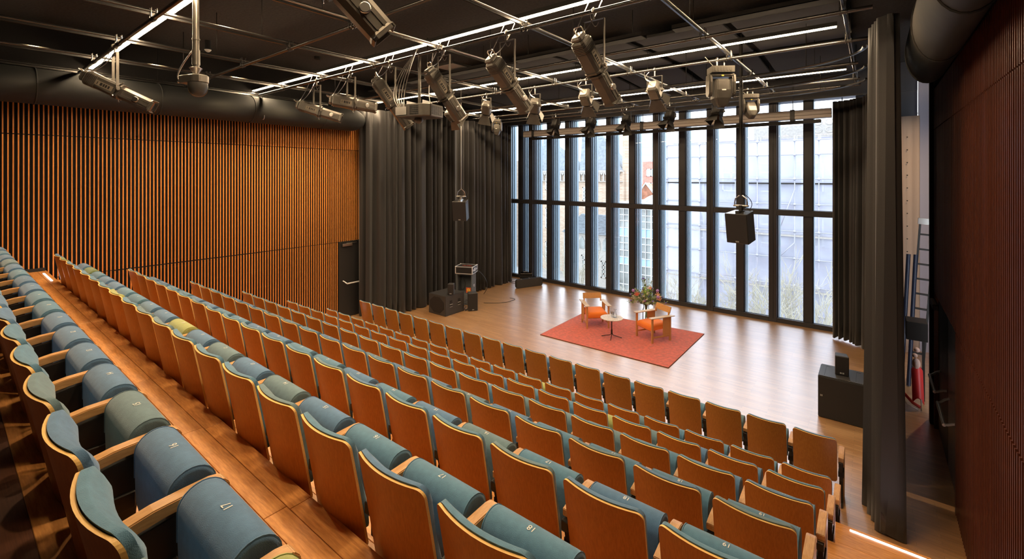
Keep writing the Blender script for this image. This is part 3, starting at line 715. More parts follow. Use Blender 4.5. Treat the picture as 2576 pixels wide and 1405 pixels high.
for a, b in (((0.47, -0.098, -0.07), (0.50, -0.086, 0.07)), ((0.47, 0.086, -0.07), (0.50, 0.098, 0.07)), ((0.47, -0.07, -0.098), (0.50, 0.07, -0.086)), ((0.47, -0.07, 0.086), (0.50, 0.07, 0.098))): fr_.box(a, b)
prof_frame = fr_.mesh('colour_frame', M['fixture'], 0.002)
prof_lens = MB().tube((0.455, 0, 0), (0.473, 0, 0), 0.082, 20).mesh('lens', mat('dark_lens', (0.05, 0.05, 0.06), 0.05, spec=1))
prof_knob = []
for sy in (-1, 1): prof_knob.append(MB().lathe([(0.042, 0.092), (0.042, 0.124), (0.038, 0.128), (0.034, 0.128), (0.034, 0.132)], 16).mesh('focus_knob', M['steel']))
for sy, kme in zip((-1, 1), prof_knob): kme.transform(Matrix.Translation((0.28, 0, 0)) @ Matrix.Rotation(-sy * PI / 2, 4, 'X'))
hd = MB().path([(-0.46, -0.06, 0.05), (-0.54, -0.06, 0.06), (-0.56, -0.04, 0.07), (-0.56, 0.04, 0.07), (-0.54, 0.06, 0.06), (-0.46, 0.06, 0.05)], 0.008, 6)
prof_handle = hd.mesh('rear_handle', M['steel'])
sd_ = MB()
for sy in (-1, 1):
    sd_.box((-0.27, sy * 0.101 - 0.002, -0.045), (-0.04, sy * 0.101 + 0.002, 0.03))
prof_plate = sd_.mesh('side_plate', mat('beige_plate', (0.26, 0.22, 0.17), 0.45, 0.3))
mk = MB()
for sy in (-1, 1):
    for q, wq in ((-0.245, 0.01), (-0.205, 0.03), (-0.165, 0.022), (-0.135, 0.022), (-0.10, 0.022)): mk.box((q, sy * 0.1035 - 0.001, -0.03), (q + wq, sy * 0.1035 + 0.001, 0.015))
prof_marks = mk.mesh('plate_marks', M['fixture_dark'])
sh = MB()
for a in range(4):
    ang = a * PI / 2 + 0.5; c, s_ = math.cos(ang), math.sin(ang)
    sh.path([(0.017, 0.10 * c, 0.10 * s_), (0.017, 0.16 * c, 0.16 * s_), (0.035, 0.175 * c, 0.175 * s_)], 0.007, 5)
prof_shut = sh.mesh('shutter_blades', M['steel'])
def aim(t, A, B, L):
    """orient +X from A to B, return matrix for children (thing has no rotation)"""
    d = (B - A).normalized(); q = d.to_track_quat('X', 'Z')
    return q
def hook(m, x, y, z0, z1):
    m.path([(x, y + 0.036 * math.cos(a), z1 + 0.036 * math.sin(a)) for a in [PI * j / 8 for j in range(-3, 10)]], 0.011, 6)
    m.tube((x, y, z1 - 0.03), (x, y, z0), 0.012, 8)
def yoke_mesh(pv, top, w_, pz):
    m = MB(); hw = w_ / 2
    # flat bars in x, crossing under the clamp
    for sx in (-1, 1): m.box((pv.x + sx * hw - 0.004, pv.y - 0.018, pv.z - 0.03), (pv.x + sx * hw + 0.004, pv.y + 0.018, top))
    m.box((pv.x - hw - 0.004, pv.y - 0.018, top), (pv.x + hw + 0.004, pv.y + 0.018, top + 0.008))
    for sx in (-1, 1): m.tube((pv.x + sx * (hw - 0.02), pv.y, pv.z), (pv.x + sx * (hw + 0.03), pv.y, pv.z), 0.024, 12)
    return m
def profile_spot(label, clamp, rear, front, y, L=1.0, near=False, cables=True, piv=0.45, grp='profile spotlights on the third pipe'):
    cp = P(*clamp, y=y); cp.z = PZ
    mid = (rear[0] + (front[0] - rear[0]) * piv, rear[1] + (front[1] - rear[1]) * piv)
    pv = P(*mid, y=y)
    d0 = depth(pv)
    lat = math.hypot(front[0] - rear[0], front[1] - rear[1]) / F * d0
    L = max(L, lat * 1.03)
    dl = math.sqrt(max(0.0, L * L - lat * lat)) * 0.9
    A = Vector((0, 0, H)) + ray(*rear) * (d0 - dl * piv); B = Vector((0, 0, H)) + ray(*front) * (d0 + dl * (1 - piv))
    L = (B - A).length; pv = A.lerp(B, piv)
    t = thing('profile_spotlight', label, 'spotlight', (pv.x, y, PZ), 0, grp)
    lo = pv - Vector((pv.x, y, PZ))
    q = (B - A).to_track_quat('X', 'Z'); c = A.lerp(B, 0.5) - Vector((pv.x, y, PZ))
    sc = (L, 1.0, 1.0) if not near else (L, 1.0, 1.0)
    def ch(nm, me, par=t):
        o = link(nm, me, par); o.rotation_mode = 'QUATERNION'
        if par is t: o.rotation_quaternion = q; o.location = c; o.scale = sc
        return o
    body = ch('lamp_body', prof_body); ch('side_plate', prof_plate, body); ch('plate_marks', prof_marks, body); ch('rear_handle', prof_handle, body); ch('shutter_blades', prof_shut, body)
    bar = ch('front_barrel', prof_barrel); [ch('focus_knob', kme, bar) for kme in prof_knob]; ch('colour_frame', prof_frame, bar); ch('lens', prof_lens, bar)
    top = -0.11
    obj('yoke', yoke_mesh(lo, top, 0.27, 0), M['fixture'], t, 0.001)
    hm = MB(); hook(hm, lo.x, 0, top + 0.004, 0)
    obj('clamp', hm, M['steel'], t)
    obj('safety_wire', MB().path(curve_pts((lo.x - 0.05, 0, -0.03), (lo.x + 0.06, lo.y, top - 0.03), 0.09), 0.004, 5), M['steel'], t)
    if cables:
        ra = A - Vector((pv.x, y, PZ))
        cb = MB(); cb.path(curve_pts((ra.x - 0.05, 0.06, 0.15), ra + Vector((0.0, 0, 0.02)), 0.12, 12, (-0.10, 0.02, 0)), 0.006, 5)
        cb.path(curve_pts((ra.x + 0.12, 0.08, 0.14), ra + Vector((0.02, 0.01, 0.03)), 0.10, 12, (-0.06, 0.05, 0)), 0.006, 5)
        obj('cable', cb, M['steel'], t)
    return t
pn = 'bronze black profile spotlight on the third pipe, '
profile_spot(pn + 'lowest on the left, lying almost level', (785, 212), (745, 262), (860, 298), 4.91)
profile_spot(pn + 'level, second from the orange wall', (865, 193), (828, 250), (948, 272), 4.91)
profile_spot(pn + 'steeply tilted, left of the projector', (970, 168), (942, 196), (1030, 320), 4.91, 1.05)
profile_spot(pn + 'steeply tilted, right above the projector', (1105, 133), (1076, 172), (1163, 302), 4.91, 1.05)
profile_spot(pn + 'pointing down, second from the dark wall', (1265, 97), (1232, 143), (1325, 276), 4.91, 1.05)
profile_spot(pn + 'largest in view, pointing steeply down', (1480, 45), (1452, 88), (1542, 256), 4.91, 1.05)
profile_spot('profile spotlight hanging by itself on the nearest pipe before the orange wall', (262, 145), (207, 188), (388, 270), 1.70, grp='profile spotlights on the nearest pipe')
profile_spot('huge dark profile spotlight cut off by the top edge of the picture', (840, -200), (716, -190), (968, 92), 1.70, 1.0, near=True, grp='profile spotlights on the nearest pipe')

# ---- barn door spotlights
fb = MB()
loft(fb, [(-0.17, octa(0.14, 0.16, 0.3)), (-0.14, octa(0.20, 0.24, 0.3)), (0.10, octa(0.22, 0.26, 0.3)), (0.13, octa(0.20, 0.20, 0.3))])
for q in range(4): loft(fb, [(-0.12 + q * 0.035, octa(0.215, 0.255)), (-0.105 + q * 0.035, octa(0.215, 0.255))])
fres_body = fb.mesh('lamp_body', M['fixture']); fres_body_d = fb.mesh('lamp_body', M['fixture_dark'])
fres_lens = MB().tube((0.125, 0, 0), (0.14, 0, 0), 0.085, 20).mesh('lens', M['glass'])
fring = MB().tube((0.13, 0, 0), (0.155, 0, 0), 0.115, 20).mesh('lamp_ring', M['fixture_dark'])
def flap(a, long_, op):
    m = MB(); w0, w1 = (0.09, 0.17) if long_ else (0.075, 0.12); l = 0.23 if long_ else 0.19
    pts = [(0, -w0), (0, w0), (l, w1), (l, -w1)]
    c, s_ = math.cos(op), math.sin(op)
    vs = []
    for th in (0, 0.004):
        for (u_, v_) in pts: vs.append((0.15 + u_ * c - th * s_, v_, 0.105 + u_ * s_ + th * c))
    m.add(vs, [(0, 1, 2, 3), (7, 6, 5, 4), (0, 4, 5, 1), (1, 5, 6, 2), (2, 6, 7, 3), (3, 7, 4, 0)])
    for i, p in enumerate(m.v):
        y_, z_ = p[1], p[2]; m.v[i] = (p[0], y_ * math.cos(a) - z_ * math.sin(a), y_ * math.sin(a) + z_ * math.cos(a))
    return m
flaps = [flap(k * PI / 2, k % 2 == 0, 0.42) for k in range(4)]
flap_me = [f.mesh('barn_door', M['fixture']) for f in flaps]; flap_md = [f.mesh('barn_door', M['fixture_dark']) for f in flaps]
def barn_spot(label, clamp, rear, front, y, dark=False, grp='barn door spotlights', roll=0.0, dl=0.15):
    mid = ((rear[0] + front[0]) / 2, (rear[1] + front[1]) / 2); pv = P(*mid, y=y); d0 = depth(pv)
    A = Vector((0, 0, H)) + ray(*rear) * (d0 - dl); B = Vector((0, 0, H)) + ray(*front) * (d0 + dl)
    t = thing('barn_door_spotlight', label, 'spotlight', (pv.x, y, PZ), 0, grp)
    lo = pv - Vector((pv.x, y, PZ)); q = (B - A).to_track_quat('X', 'Z')
    if roll:
        from mathutils import Quaternion
        q = q @ Quaternion((1, 0, 0), roll)
    def ch(nm, me, par=t):
        o = link(nm, me, par)
        if par is t: o.rotation_mode = 'QUATERNION'; o.rotation_quaternion = q; o.location = lo
        return o
    b = ch('lamp_body', fres_body_d if dark else fres_body); ch('lamp_ring', fring, b); ch('lens', fres_lens, b)
    for f in (flap_md if dark else flap_me): ch('barn_door', f)
    top = min(-0.10, lo.z + 0.26)
    obj('yoke', yoke_mesh(lo, top, 0.28, 0), M['fixture_dark'] if dark else M['fixture'], t, 0.001)
    hm = MB(); hook(hm, lo.x, 0, top + 0.004, 0); obj('clamp', hm, M['steel'], t)
    ra = A - Vector((pv.x, y, PZ))
    obj('cable', MB().path(curve_pts((-0.15, 0.05, 0.05), ra, 0.02, 10, (-0.10, 0, 0.02)), 0.006, 5).path(curve_pts((-0.05, 0.05, 0.03), ra, 0.02, 10, (-0.13, 0, 0.0)), 0.006, 5), M['steel'], t)
    return t
bn = 'barn door spotlight on the fifth pipe, '
barn_spot(bn + 'mostly hidden behind the tilted profile spotlight', (1110, 250), (1122, 272), (1150, 306), 8.3)
barn_spot(bn + 'pointing straight down with a bright door', (1225, 238), (1224, 252), (1224, 292), 8.3, roll=0.3)
barn_spot(bn + 'pointing straight down behind the second largest profile', (1345, 215), (1346, 246), (1346, 288), 8.3, roll=0.2)
barn_spot(bn + 'with doors open behind the largest profile', (1470, 205), (1466, 226), (1482, 266), 8.3)
barn_spot(bn + 'closest to the moving head', (1645, 178), (1638, 206), (1656, 250), 8.3)
for k, (c, a, b) in enumerate([((1400, 300), (1402, 302), (1394, 326)), ((1490, 295), (1492, 299), (1482, 324)), ((1578, 285), (1580, 292), (1572, 318)), ((1686, 270), (1690, 280), (1680, 308)), ((1808, 255), (1810, 266), (1802, 296))]):
    barn_spot('small dark barn door spotlight before the screen case, %s from the orange wall' % ORD[k], c, a, b, 12.4, True, 'dark spotlights before the screen case', dl=-0.04)

# ---- moving heads
def moving_head(label, px, y, s, rz=0.6, tilt=0.0):
    p = P(px[0], px[1], y=y)
    t = thing('moving_head', label, 'spotlight', (p.x, y, PZ), rz, 'moving head lights')
    S = lambda v: tuple(c * s for c in v)
    b = MB().box(S((-0.19, -0.13, -0.24)), S((0.19, 0.13, -0.13)))
    for q in range(6): b.box(S((-0.15 + q * 0.05, -0.135, -0.22)), S((-0.12 + q * 0.05, -0.128, -0.15)))
    base = obj('base', b, M['fixture'], t, 0.008 * s)
    cl_ = MB()
    for sx in (-0.06, 0.06): hook(cl_, sx, 0, -0.13 * s, 0)
    obj('clamp', cl_, M['steel'], t)
    arm = MB()
    for sx in (-1, 1):
        arm.prism([(sx * 0.14 * s if False else -0.09 * s, -0.26 * s), (0.09 * s, -0.26 * s), (0.11 * s, -0.40 * s), (0.10 * s, -0.60 * s), (0.05 * s, -0.66 * s), (-0.05 * s, -0.66 * s), (-0.10 * s, -0.60 * s), (-0.11 * s, -0.40 * s)], 'x', sx * 0.165 * s, sx * 0.225 * s)
    arm.box(S((-0.225, -0.09, -0.31)), S((0.225, 0.09, -0.25)))
    obj('yoke', arm, M['fixture'], t, 0.02 * s, seg=2)
    hd_ = MB(); hd_.m = Matrix.Translation((0, 0, -0.54 * s)) @ Matrix.Rotation(tilt, 4, 'X') @ Matrix.Scale(s, 4)
    secs = [(0.20, 0.09, 0.09), (0.17, 0.13, 0.13), (0.0, 0.15, 0.15), (-0.14, 0.14, 0.14), (-0.26, 0.09, 0.10), (-0.29, 0.06, 0.08)]
    vs = []
    for z, hx, hy in secs:
        for (a, c) in octa(2 * hx, 2 * hy, 0.3): vs.append((a, c, z))
    hd_.add(vs, [(i * 8 + k, i * 8 + (k + 1) % 8, (i + 1) * 8 + (k + 1) % 8, (i + 1) * 8 + k) for i in range(5) for k in range(8)] + [tuple(range(8))[::-1], tuple(range(40, 48))])
    h = obj('head', hd_, M['fixture'], t, 0.01 * s, seg=2)
    obj('lens_ring', MB().tube((0, 0, -0.84 * s), (0, 0, -0.82 * s), 0.06 * s, 16), M['fixture_dark'], h) if tilt == 0 else None
    obj('sticker', MB().box(S((-0.02, -0.098, -0.30)), S((0.02, -0.0905, -0.28))), M['yellow'], t)
    lg = MB().box(S((-0.035, -0.153, -0.555)), S((0.035, -0.1505, -0.535)))
    obj('name_plate', lg, M['white'], h)
    obj('cable', MB().path(curve_pts((-0.25, 0.03, 0.06), (-0.1 * s, 0, -0.14 * s), 0.02, 10, (0.0, 0, 0.02)), 0.007, 5), M['steel'], t)
moving_head('large moving head light with shield shaped head, left of the hanging speaker pole', (1813, 165), 8.3, 0.98)
moving_head('moving head light right of the speaker pole, before the screen case', (1887, 235), 11.6, 0.82, 0.6, -0.5)
moving_head('small moving head light beside the end of the black curtain', (1250, 290), 11.6, 0.75, 0.5)
# ---- projector on its pole
p = P(1055, 290, y=4.91)
t = thing('projector', 'grey video projector hanging on a pole below the row of profile spotlights', 'projector', (p.x, 4.91, PZ), 0.25)
zb = -0.86
obj('pole', MB().tube((0, 0, 0.02), (0, 0, zb + 0.05), 0.024, 10), M['fixture'], t)
pjm = MB().prism([(-0.30, -0.22), (0.22, -0.25), (0.33, -0.16), (0.33, 0.20), (0.26, 0.24), (-0.30, 0.24)], 'z', zb - 0.17, zb + 0.03)
bod = obj('projector_body', pjm, M['fixture'], t, 0.012)
v_ = MB()
for i in range(5):
    for j in range(7): v_.box((0.331, -0.13 + i * 0.062, zb - 0.135 + j * 0.02), (0.336, -0.13 + i * 0.062 + 0.05, zb - 0.135 + j * 0.02 + 0.009))
obj('side_vents', v_, M['fixture_dark'], bod)
v2 = MB()
for i in range(6):
    for j in range(5): v2.box((-0.02 + i * 0.03, -0.2445 - 0.002 * i, zb - 0.14 + j * 0.03), (-0.02 + i * 0.03 + 0.022, -0.236, zb - 0.14 + j * 0.03 + 0.02))
obj('front_vents', v2, M['fixture_dark'], bod)
obj('mount_plate', MB().box((-0.16, -0.13, zb + 0.03), (0.16, 0.13, zb + 0.045)).box((-0.16, -0.13, zb + 0.03), (-0.15, 0.13, zb + 0.10)).box((0.15, -0.13, zb + 0.03), (0.16, 0.13, zb + 0.10)), M['steel'], t)
obj('connector_panel', MB().box((-0.29, -0.245, zb - 0.14), (-0.08, -0.236, zb - 0.01)), M['steel'], bod)
cb = MB()
for k in range(5): cb.path(curve_pts((-0.02 + 0.01 * k, -0.03, 0.1), (-0.12 - 0.02 * k, -0.24, zb - 0.05), -0.02, 16, (-0.05 - 0.05 * k, -0.05, -0.1)), 0.007, 5)
cb.path(curve_pts((0.27, 0, 0.02), (0.25, -0.05, zb + 0.05), 0.1, 12, (-0.05, 0, 0)), 0.006, 5)
obj('cables', cb, M['steel'], t)
obj('dome_camera', MB().lathe([(0.06, 0.0), (0.075, -0.03), (0.06, -0.07), (0.02, -0.095), (0.002, -0.098)], 16, (0.0, -0.02, zb - 0.17)), M['fixture'], t)
# ---- dome camera near the orange wall
p = P(493, 180, y=1.95)
t = thing('dome_camera', 'round black dome camera on a vertical pole before the orange slatted wall', 'camera', (p.x, 1.95, 5.40), 0.4)
obj('pole', MB().tube((0, 0, 0.08), (0, 0, ZC - 5.42), 0.035, 14).tube((0, 0, 0.12), (0, 0, 0.30), 0.042, 14).tube((0, 0, 0.42), (0, 0, 0.44), 0.042, 14), M['fixture'], t)
obj('swivel', MB().lathe([(0.03, 0.10), (0.07, 0.08), (0.05, 0.05), (0.02, 0.0)], 16), M['steel'], t)
obj('housing', MB().prism([(-0.19, -0.07), (0.06, -0.10), (0.13, -0.06), (0.14, 0.03), (0.10, 0.09), (0.0, 0.11), (-0.19, 0.07)], 'z', -0.10, -0.005), M['fixture'], t, 0.01)
obj('dome', MB().lathe([(0.105, -0.10), (0.105, -0.16), (0.092, -0.21), (0.06, -0.25), (0.02, -0.266), (0.002, -0.268)], 24, (0.03, 0, 0)), mat('smoked_dome', (0.05, 0.047, 0.043), 0.25), t)
cb = MB()
for k in range(2): cb.path(curve_pts((-0.03, 0.0, 0.32), (-0.2, 0.02 * k, -0.05), 0.05, 14, (-0.16 - 0.02 * k, 0, -0.05)), 0.008, 6)
obj('cable', cb, M['steel'], t); obj('connector', MB().tube((-0.28, 0, -0.07), (-0.18, 0, -0.05), 0.014, 8).tube((-0.27, 0.03, -0.03), (-0.18, 0.03, -0.03), 0.014, 8), M['steel'], t)
# coil of cable at the pipe end, smoke detector, sprinklers
p = P(670, 262, y=4.91)
tag(obj('cable_coil', MB().path(curve_pts((0.0, 0, 0.0), (0.05, 0, -0.42), 0, 8), 0.006, 5).path([(0.05 + 0.06 * math.sin(a), 0, -0.50 + 0.085 * math.cos(a)) for a in [2 * PI * i / 16 for i in range(30)]], 0.006, 5), M['steel'], loc=(P(660, 240, y=4.91).x, 4.91, PZ - 0.03)), 'thin steel cable coil hanging from the end of the third pipe', 'cable')
p = P(523, 126, z=6.8)
t = thing('smoke_detector', 'small pale smoke detector under the black ceiling', 'detector', (p.x, p.y, ZC))
obj('base', MB().lathe([(0.055, 0), (0.055, -0.18), (0.062, -0.19)], 16), M['black'], t); obj('cap', MB().lathe([(0.062, -0.19), (0.06, -0.205), (0.03, -0.235), (0.004, -0.245)], 16), M['whitep'], t)
p = P(1140, 170, z=6.6)
t = thing('ceiling_speaker', 'square pale ceiling loudspeaker panel seen above the projector', 'speaker', (p.x, p.y, 6.6), 0.0)
obj('frame', MB().box((-0.3, -0.3, 0), (0.3, 0.3, 0.05)), M['metal_dark'], t, 0.004); obj('grille', MB().box((-0.28, -0.28, -0.004), (0.28, 0.28, 0.0)), mat('pale_perforated_grille', (0.35, 0.33, 0.31), 0.5, 0.3), t)
obj('hanger_rods', MB().tube((-0.25, -0.25, 0.05), (-0.25, -0.25, 0.4), 0.004, 5).tube((0.25, -0.25, 0.05), (0.25, -0.25, 0.4), 0.004, 5).tube((-0.25, 0.25, 0.05), (-0.25, 0.25, 0.4), 0.004, 5).tube((0.25, 0.25, 0.05), (0.25, 0.25, 0.4), 0.004, 5), M['metal_dark'], t)
# curved curtain tracks
for k, (y0, z) in enumerate([(9.55, 6.05), (11.0, 6.05), (12.3, 6.05)]):
    t = thing('curtain_track', 'curved double curtain track, %s from the rows' % ORD[k], 'track', (0, y0, z), 0, 'curved curtain tracks')
    for dx in (0, 0.05):
        pts = [(-10.8, dx, 0), (-2.2, dx, 0)] + [(-2.2 + (2.15 - dx) * math.sin(a), dx - (1.35 - dx) * (1 - math.cos(a)), 0) for a in [PI / 2 * i / 12 for i in range(1, 13)]]
        obj('track', MB().path(pts, 0.018, 6), M['pipe'], t)
    obj('hanger_rods', MB().tube((-3, 0, 0), (-3, 0, 0.95), 0.006, 5).tube((-7, 0, 0), (-7, 0, 0.95), 0.006, 5).tube((-0.9, -0.25, 0), (-0.9, -0.25, 0.95), 0.006, 5), M['metal_dark'], t)
for k, (x, y, l) in enumerate(((-1.0, 7.35, 'first'), (-4.2, 7.35, 'second'), (-7.6, 7.35, 'third'))):
    t = thing('cable_tray', 'perforated dark cable tray behind the fourth pipe, %s from the dark wall' % l, 'tray', (x, y, 6.5), 0, 'cable trays')
    m = MB().box((-1.5, -0.12, 0), (1.2, 0.12, 0.01)).box((-1.5, -0.12, 0), (1.2, -0.11, 0.07)).box((-1.5, 0.11, 0), (1.2, 0.12, 0.07)); obj('tray', m, M['felt'], t)
    obj('hanger_rods', MB().tube((-1.2, 0, 0), (-1.2, 0, 0.5), 0.006, 5).tube((1.0, 0, 0), (1.0, 0, 0.5), 0.006, 5), M['metal_dark'], t)
# ---- screen case
t = thing('projection_screen_case', 'long beige projection screen case hanging before the top of the windows', 'screen', (-5.65, 14.0, 5.76))
obj('case', MB().box((-4.80, -0.11, -0.10), (4.84, 0.11, -0.015)).box((-4.80, -0.11, -0.010), (4.84, 0.11, 0.075)).box((-4.80, -0.10, 0.08), (4.84, 0.10, 0.13)), M['screen'], t, 0.004)
for x in (-4.35, -0.1, 4.0): obj('bracket', MB().box((x - 0.05, -0.13, -0.16), (x + 0.05, 0.13, 0.15)).tube((x, 0, 0.15), (x, 0, 1.05), 0.01, 6), M['fixture_dark'], t, 0.004)
obj('bottom_bar', MB().box((-4.45, -0.035, -0.22), (4.62, 0.035, -0.13)), M['fixture_dark'], t, 0.004)
# ---- hanging loudspeakers
def wedge_speaker(par, w_, h_, d_, tilt=0.0, name='cabinet', col='subpaint', zc=0.0):
    m = MB(); m.m = Matrix.Translation((0, 0, zc)) @ Matrix.Rotation(tilt, 4, 'X')
    m.prism([(-w_ / 2, -d_ / 2), (w_ / 2, -d_ / 2), (w_ * 0.42, d_ / 2), (-w_ * 0.42, d_ / 2)], 'z', -h_ / 2, h_ / 2)
    c = obj(name, m, M[col], par, 0.008)
    g = MB(); g.m = m.m; g.box((-w_ / 2 + 0.008, -d_ / 2 - 0.012, -h_ / 2 + 0.008), (w_ / 2 - 0.008, -d_ / 2 - 0.0005, h_ / 2 - 0.008)); obj('grille', g, M['grille'], c, 0.003)
    l = MB(); l.m = m.m; l.box((-0.03, -d_ / 2 - 0.0145, -h_ / 2 + 0.03), (-0.004, -d_ / 2 - 0.0125, -h_ / 2 + 0.055)).box((0.004, -d_ / 2 - 0.0145, -h_ / 2 + 0.03), (0.03, -d_ / 2 - 0.0125, -h_ / 2 + 0.055)); obj('logo', l, M['logo'], c)
    return c
for nm, u, y, rz in (('black loudspeaker hanging before the black curtain above the stacked cases', 1160, 10.0, 0.44), ('black loudspeaker hanging in front of the windows', 1864, 10.0, -0.25)):
    c = P(u, 528 if u < 1500 else 570, y=y)
    t = thing('hanging_loudspeaker', nm, 'speaker', (c.x, y, c.z), rz, 'hanging loudspeakers')
    hz = 0.29
    wedge_speaker(t, 0.44, 0.60, 0.36, 0.16, 'cabinet', 'satin')
    t2 = MB().tube((0, 0, hz + 0.34), (0, 0, ZC - c.z - 0.05), 0.016 if u < 1500 else 0.035, 8)
    obj('pole', t2, M['steel'] if u < 1500 else M['fixture_dark'], t)
    y_ = MB()
    for sx in (-1, 1): y_.path([(0, 0, hz + 0.36), (sx * 0.11, 0, hz + 0.27), (sx * 0.125, 0, hz + 0.20), (sx * 0.125, 0, hz + 0.12)], 0.012, 6)
    y_.tube((-0.15, 0, hz + 0.13), (0.15, 0, hz + 0.13), 0.018, 8)
    obj('yoke', y_, M['steel'], t)
    obj('bracket', MB().box((-0.04, -0.16, hz - 0.01), (0.04, 0.12, hz + 0.035)).box((-0.03, -0.04, hz), (0.03, 0.04, hz + 0.14)), M['fixture_dark'] if u > 1500 else M['steel'], t, 0.004)
    obj('cable', MB().path(curve_pts((0, 0.0, hz + 0.4), (0.05, 0.15, hz), 0.0, 12, (0.1, 0.1, 0)), 0.007, 5).path([(0.07 * math.cos(a), 0.05 + 0.07 * math.sin(a), hz + 0.06 + 0.004 * i) for i, a in enumerate([2 * PI * j / 10 for j in range(24)])], 0.008, 5), M['fixture_dark'], t)
# ------------------------------------------------------------------ things on the stage
rugc = [(-6.87, 9.885), (-3.49, 9.90), (-3.50, 12.62), (-6.93, 12.42)]
rt = thing('rug', 'large rectangular red rug under the two orange armchairs', 'rug')
obj('pile', MB().prism(rugc, 'z', 0.003, 0.014), M['rug'], rt)
rc = Vector((sum(p[0] for p in rugc) / 4, sum(p[1] for p in rugc) / 4)); rb = MB()
for i in range(4):
    a, b = Vector(rugc[i]), Vector(rugc[(i + 1) % 4]); rb.tube((a.x, a.y, 0.008), (b.x, b.y, 0.008), 0.0075, 6)
obj('binding', rb, M['rug_edge'], rt)

def lounge(label, c, rz):
    t = thing('armchair', label, 'chair', (c[0], c[1], 0.014), rz, 'oak armchairs on the rug')
    for sx in (-1, 1):
        x = sx * 0.30
        obj('leg', MB().cbox((x, -0.27, 0.305), (0.035, 0.05, 0.61)), M['oak_light'], t, 0.002)
        obj('leg', MB().cbox((x, 0.29, 0.305), (0.035, 0.05, 0.61)), M['oak_light'], t, 0.002)
        obj('side_panel', MB().cbox((x, 0.165, 0.375), (0.018, 0.20, 0.47)), M['oak_light'], t, 0.002)
        obj('stretcher', MB().cbox((x, 0.01, 0.135), (0.022, 0.52, 0.04)), M['oak_light'], t, 0.002)
        obj('armrest', MB().prism([(x - 0.06, -0.34), (x + 0.06, -0.34), (x + 0.06, 0.40 - 0.05 * (sx < 0)), (x - 0.06, 0.40 - 0.05 * (sx > 0))], 'z', 0.611, 0.63), M['terrazzo'] if False else wood('paler_oak_arm', (0.60, 0.46, 0.33), (0.74, 0.60, 0.46), 0.4), t, 0.002)  # arm boards paler and greyer than the chair frame
    bm_ = MB(); bm_.m = Matrix.Translation((0, 0.30, 0.63)) @ Matrix.Rotation(-0.32, 4, 'X')
    bm_.prism([(-0.27, 0.05), (-0.25, 0.03), (-0.22, 0.045), (0.22, 0.045), (0.25, 0.03), (0.27, 0.05), (0.265, 0.20), (-0.265, 0.20)], 'y', -0.011, 0.011)
    obj('backrest', bm_, M['oak_light'], t, 0.002)
    obj('back_bracket', MB().box((-0.255, 0.285, 0.60), (-0.225, 0.315, 0.70)).box((0.225, 0.285, 0.60), (0.255, 0.315, 0.70)), M['oak_light'], t)
    obj('seat_rail', MB().box((-0.283, -0.26, 0.27), (0.283, -0.235, 0.32)).box((-0.283, 0.24, 0.24), (0.283, 0.265, 0.30)), M['oak_light'], t)
    cm = MB(); cm.m = Matrix.Translation((0, 0, 0.37)) @ Matrix.Rotation(0.05, 4, 'X')
    def fn(u, v):
        x = -0.275 + 0.55 * u; y = -0.285 + 0.56 * v
        e = (1 - abs(2 * u - 1) ** 8) * (1 - abs(2 * v - 1) ** 8)
        return x, y, e
    def top(u, v): x, y, e = fn(u, v); return (x, y, 0.055 + 0.02 * e ** 0.5 if e > 0 else 0.035)
    def bot(u, v): x, y, e = fn(u, v); return (x, y, -0.06 - 0.006 * e)
    cm.grid(top, 14, 14); cm.grid(bot, 14, 14)
    for (f_) in (lambda u, v: (-0.275 + 0.55 * u, -0.285, -0.06 + 0.095 * v), lambda u, v: (-0.275 + 0.55 * u, 0.275, -0.06 + 0.095 * v), lambda u, v: (-0.275, -0.285 + 0.56 * u, -0.06 + 0.095 * v), lambda u, v: (0.275, -0.285 + 0.56 * u, -0.06 + 0.095 * v)):
        cm.grid(f_, 14, 2)
    obj('seat_cushion', cm, M['orange'], t)
    return t
lounge('oak armchair with orange seat, behind the round table', (-6.09, 11.45), 0.76)
lounge('oak armchair with orange seat, before the flower vase', (-4.44, 11.46), -0.50)
t = thing('side_table', 'small round speckled side table on a thin four foot stand', 'table', (-5.30, 10.86, 0.014))
obj('table_top', MB().lathe([(0.275, 0.492), (0.288, 0.497), (0.288, 0.507), (0.284, 0.51)], 40), M['terrazzo'], t)
obj('stem', MB().tube((0, 0, 0.12), (0, 0, 0.492), 0.014, 10).tube((0, 0, 0.47), (0, 0, 0.491), 0.05, 12), M['metal_dark'], t)
for k in range(4):
    a = 0.35 + k * PI / 2; c, s_ = math.cos(a), math.sin(a)
    obj('foot', MB().path([(0.012 * c, 0.012 * s_, 0.2), (0.014 * c, 0.014 * s_, 0.09), (0.04 * c, 0.04 * s_, 0.06), (0.26 * c, 0.26 * s_, 0.009)], 0.009, 6), M['metal_dark'], t)
zt = 0.014 + 0.5105
t = thing('carafe', 'clear glass water carafe on the round table', 'carafe', (-5.235, 10.92, zt))
obj('glass_body', MB().lathe([(0.035, 0), (0.048, 0.015), (0.045, 0.08), (0.022, 0.14), (0.018, 0.18), (0.032, 0.215), (0.030, 0.215), (0.016, 0.18), (0.020, 0.14), (0.043, 0.08), (0.046, 0.018), (0.001, 0.006)], 20), M['clear'], t)
for k, (dx, dy) in enumerate(((-0.115, 0.05), (-0.06, -0.03))):
    t = thing('wine_glass', 'stemmed drinking glass beside the carafe, %s' % ('by the armchair behind' if k == 0 else 'in front'), 'glass', (-5.235 + dx, 10.92 + dy, zt), 0, 'drinking glasses')
    obj('bowl', MB().lathe([(0.003, 0.0), (0.028, 0.002), (0.004, 0.006), (0.004, 0.05), (0.025, 0.07), (0.034, 0.10), (0.030, 0.135), (0.028, 0.135), (0.032, 0.10), (0.022, 0.073), (0.001, 0.056)], 16), M['clear'], t)
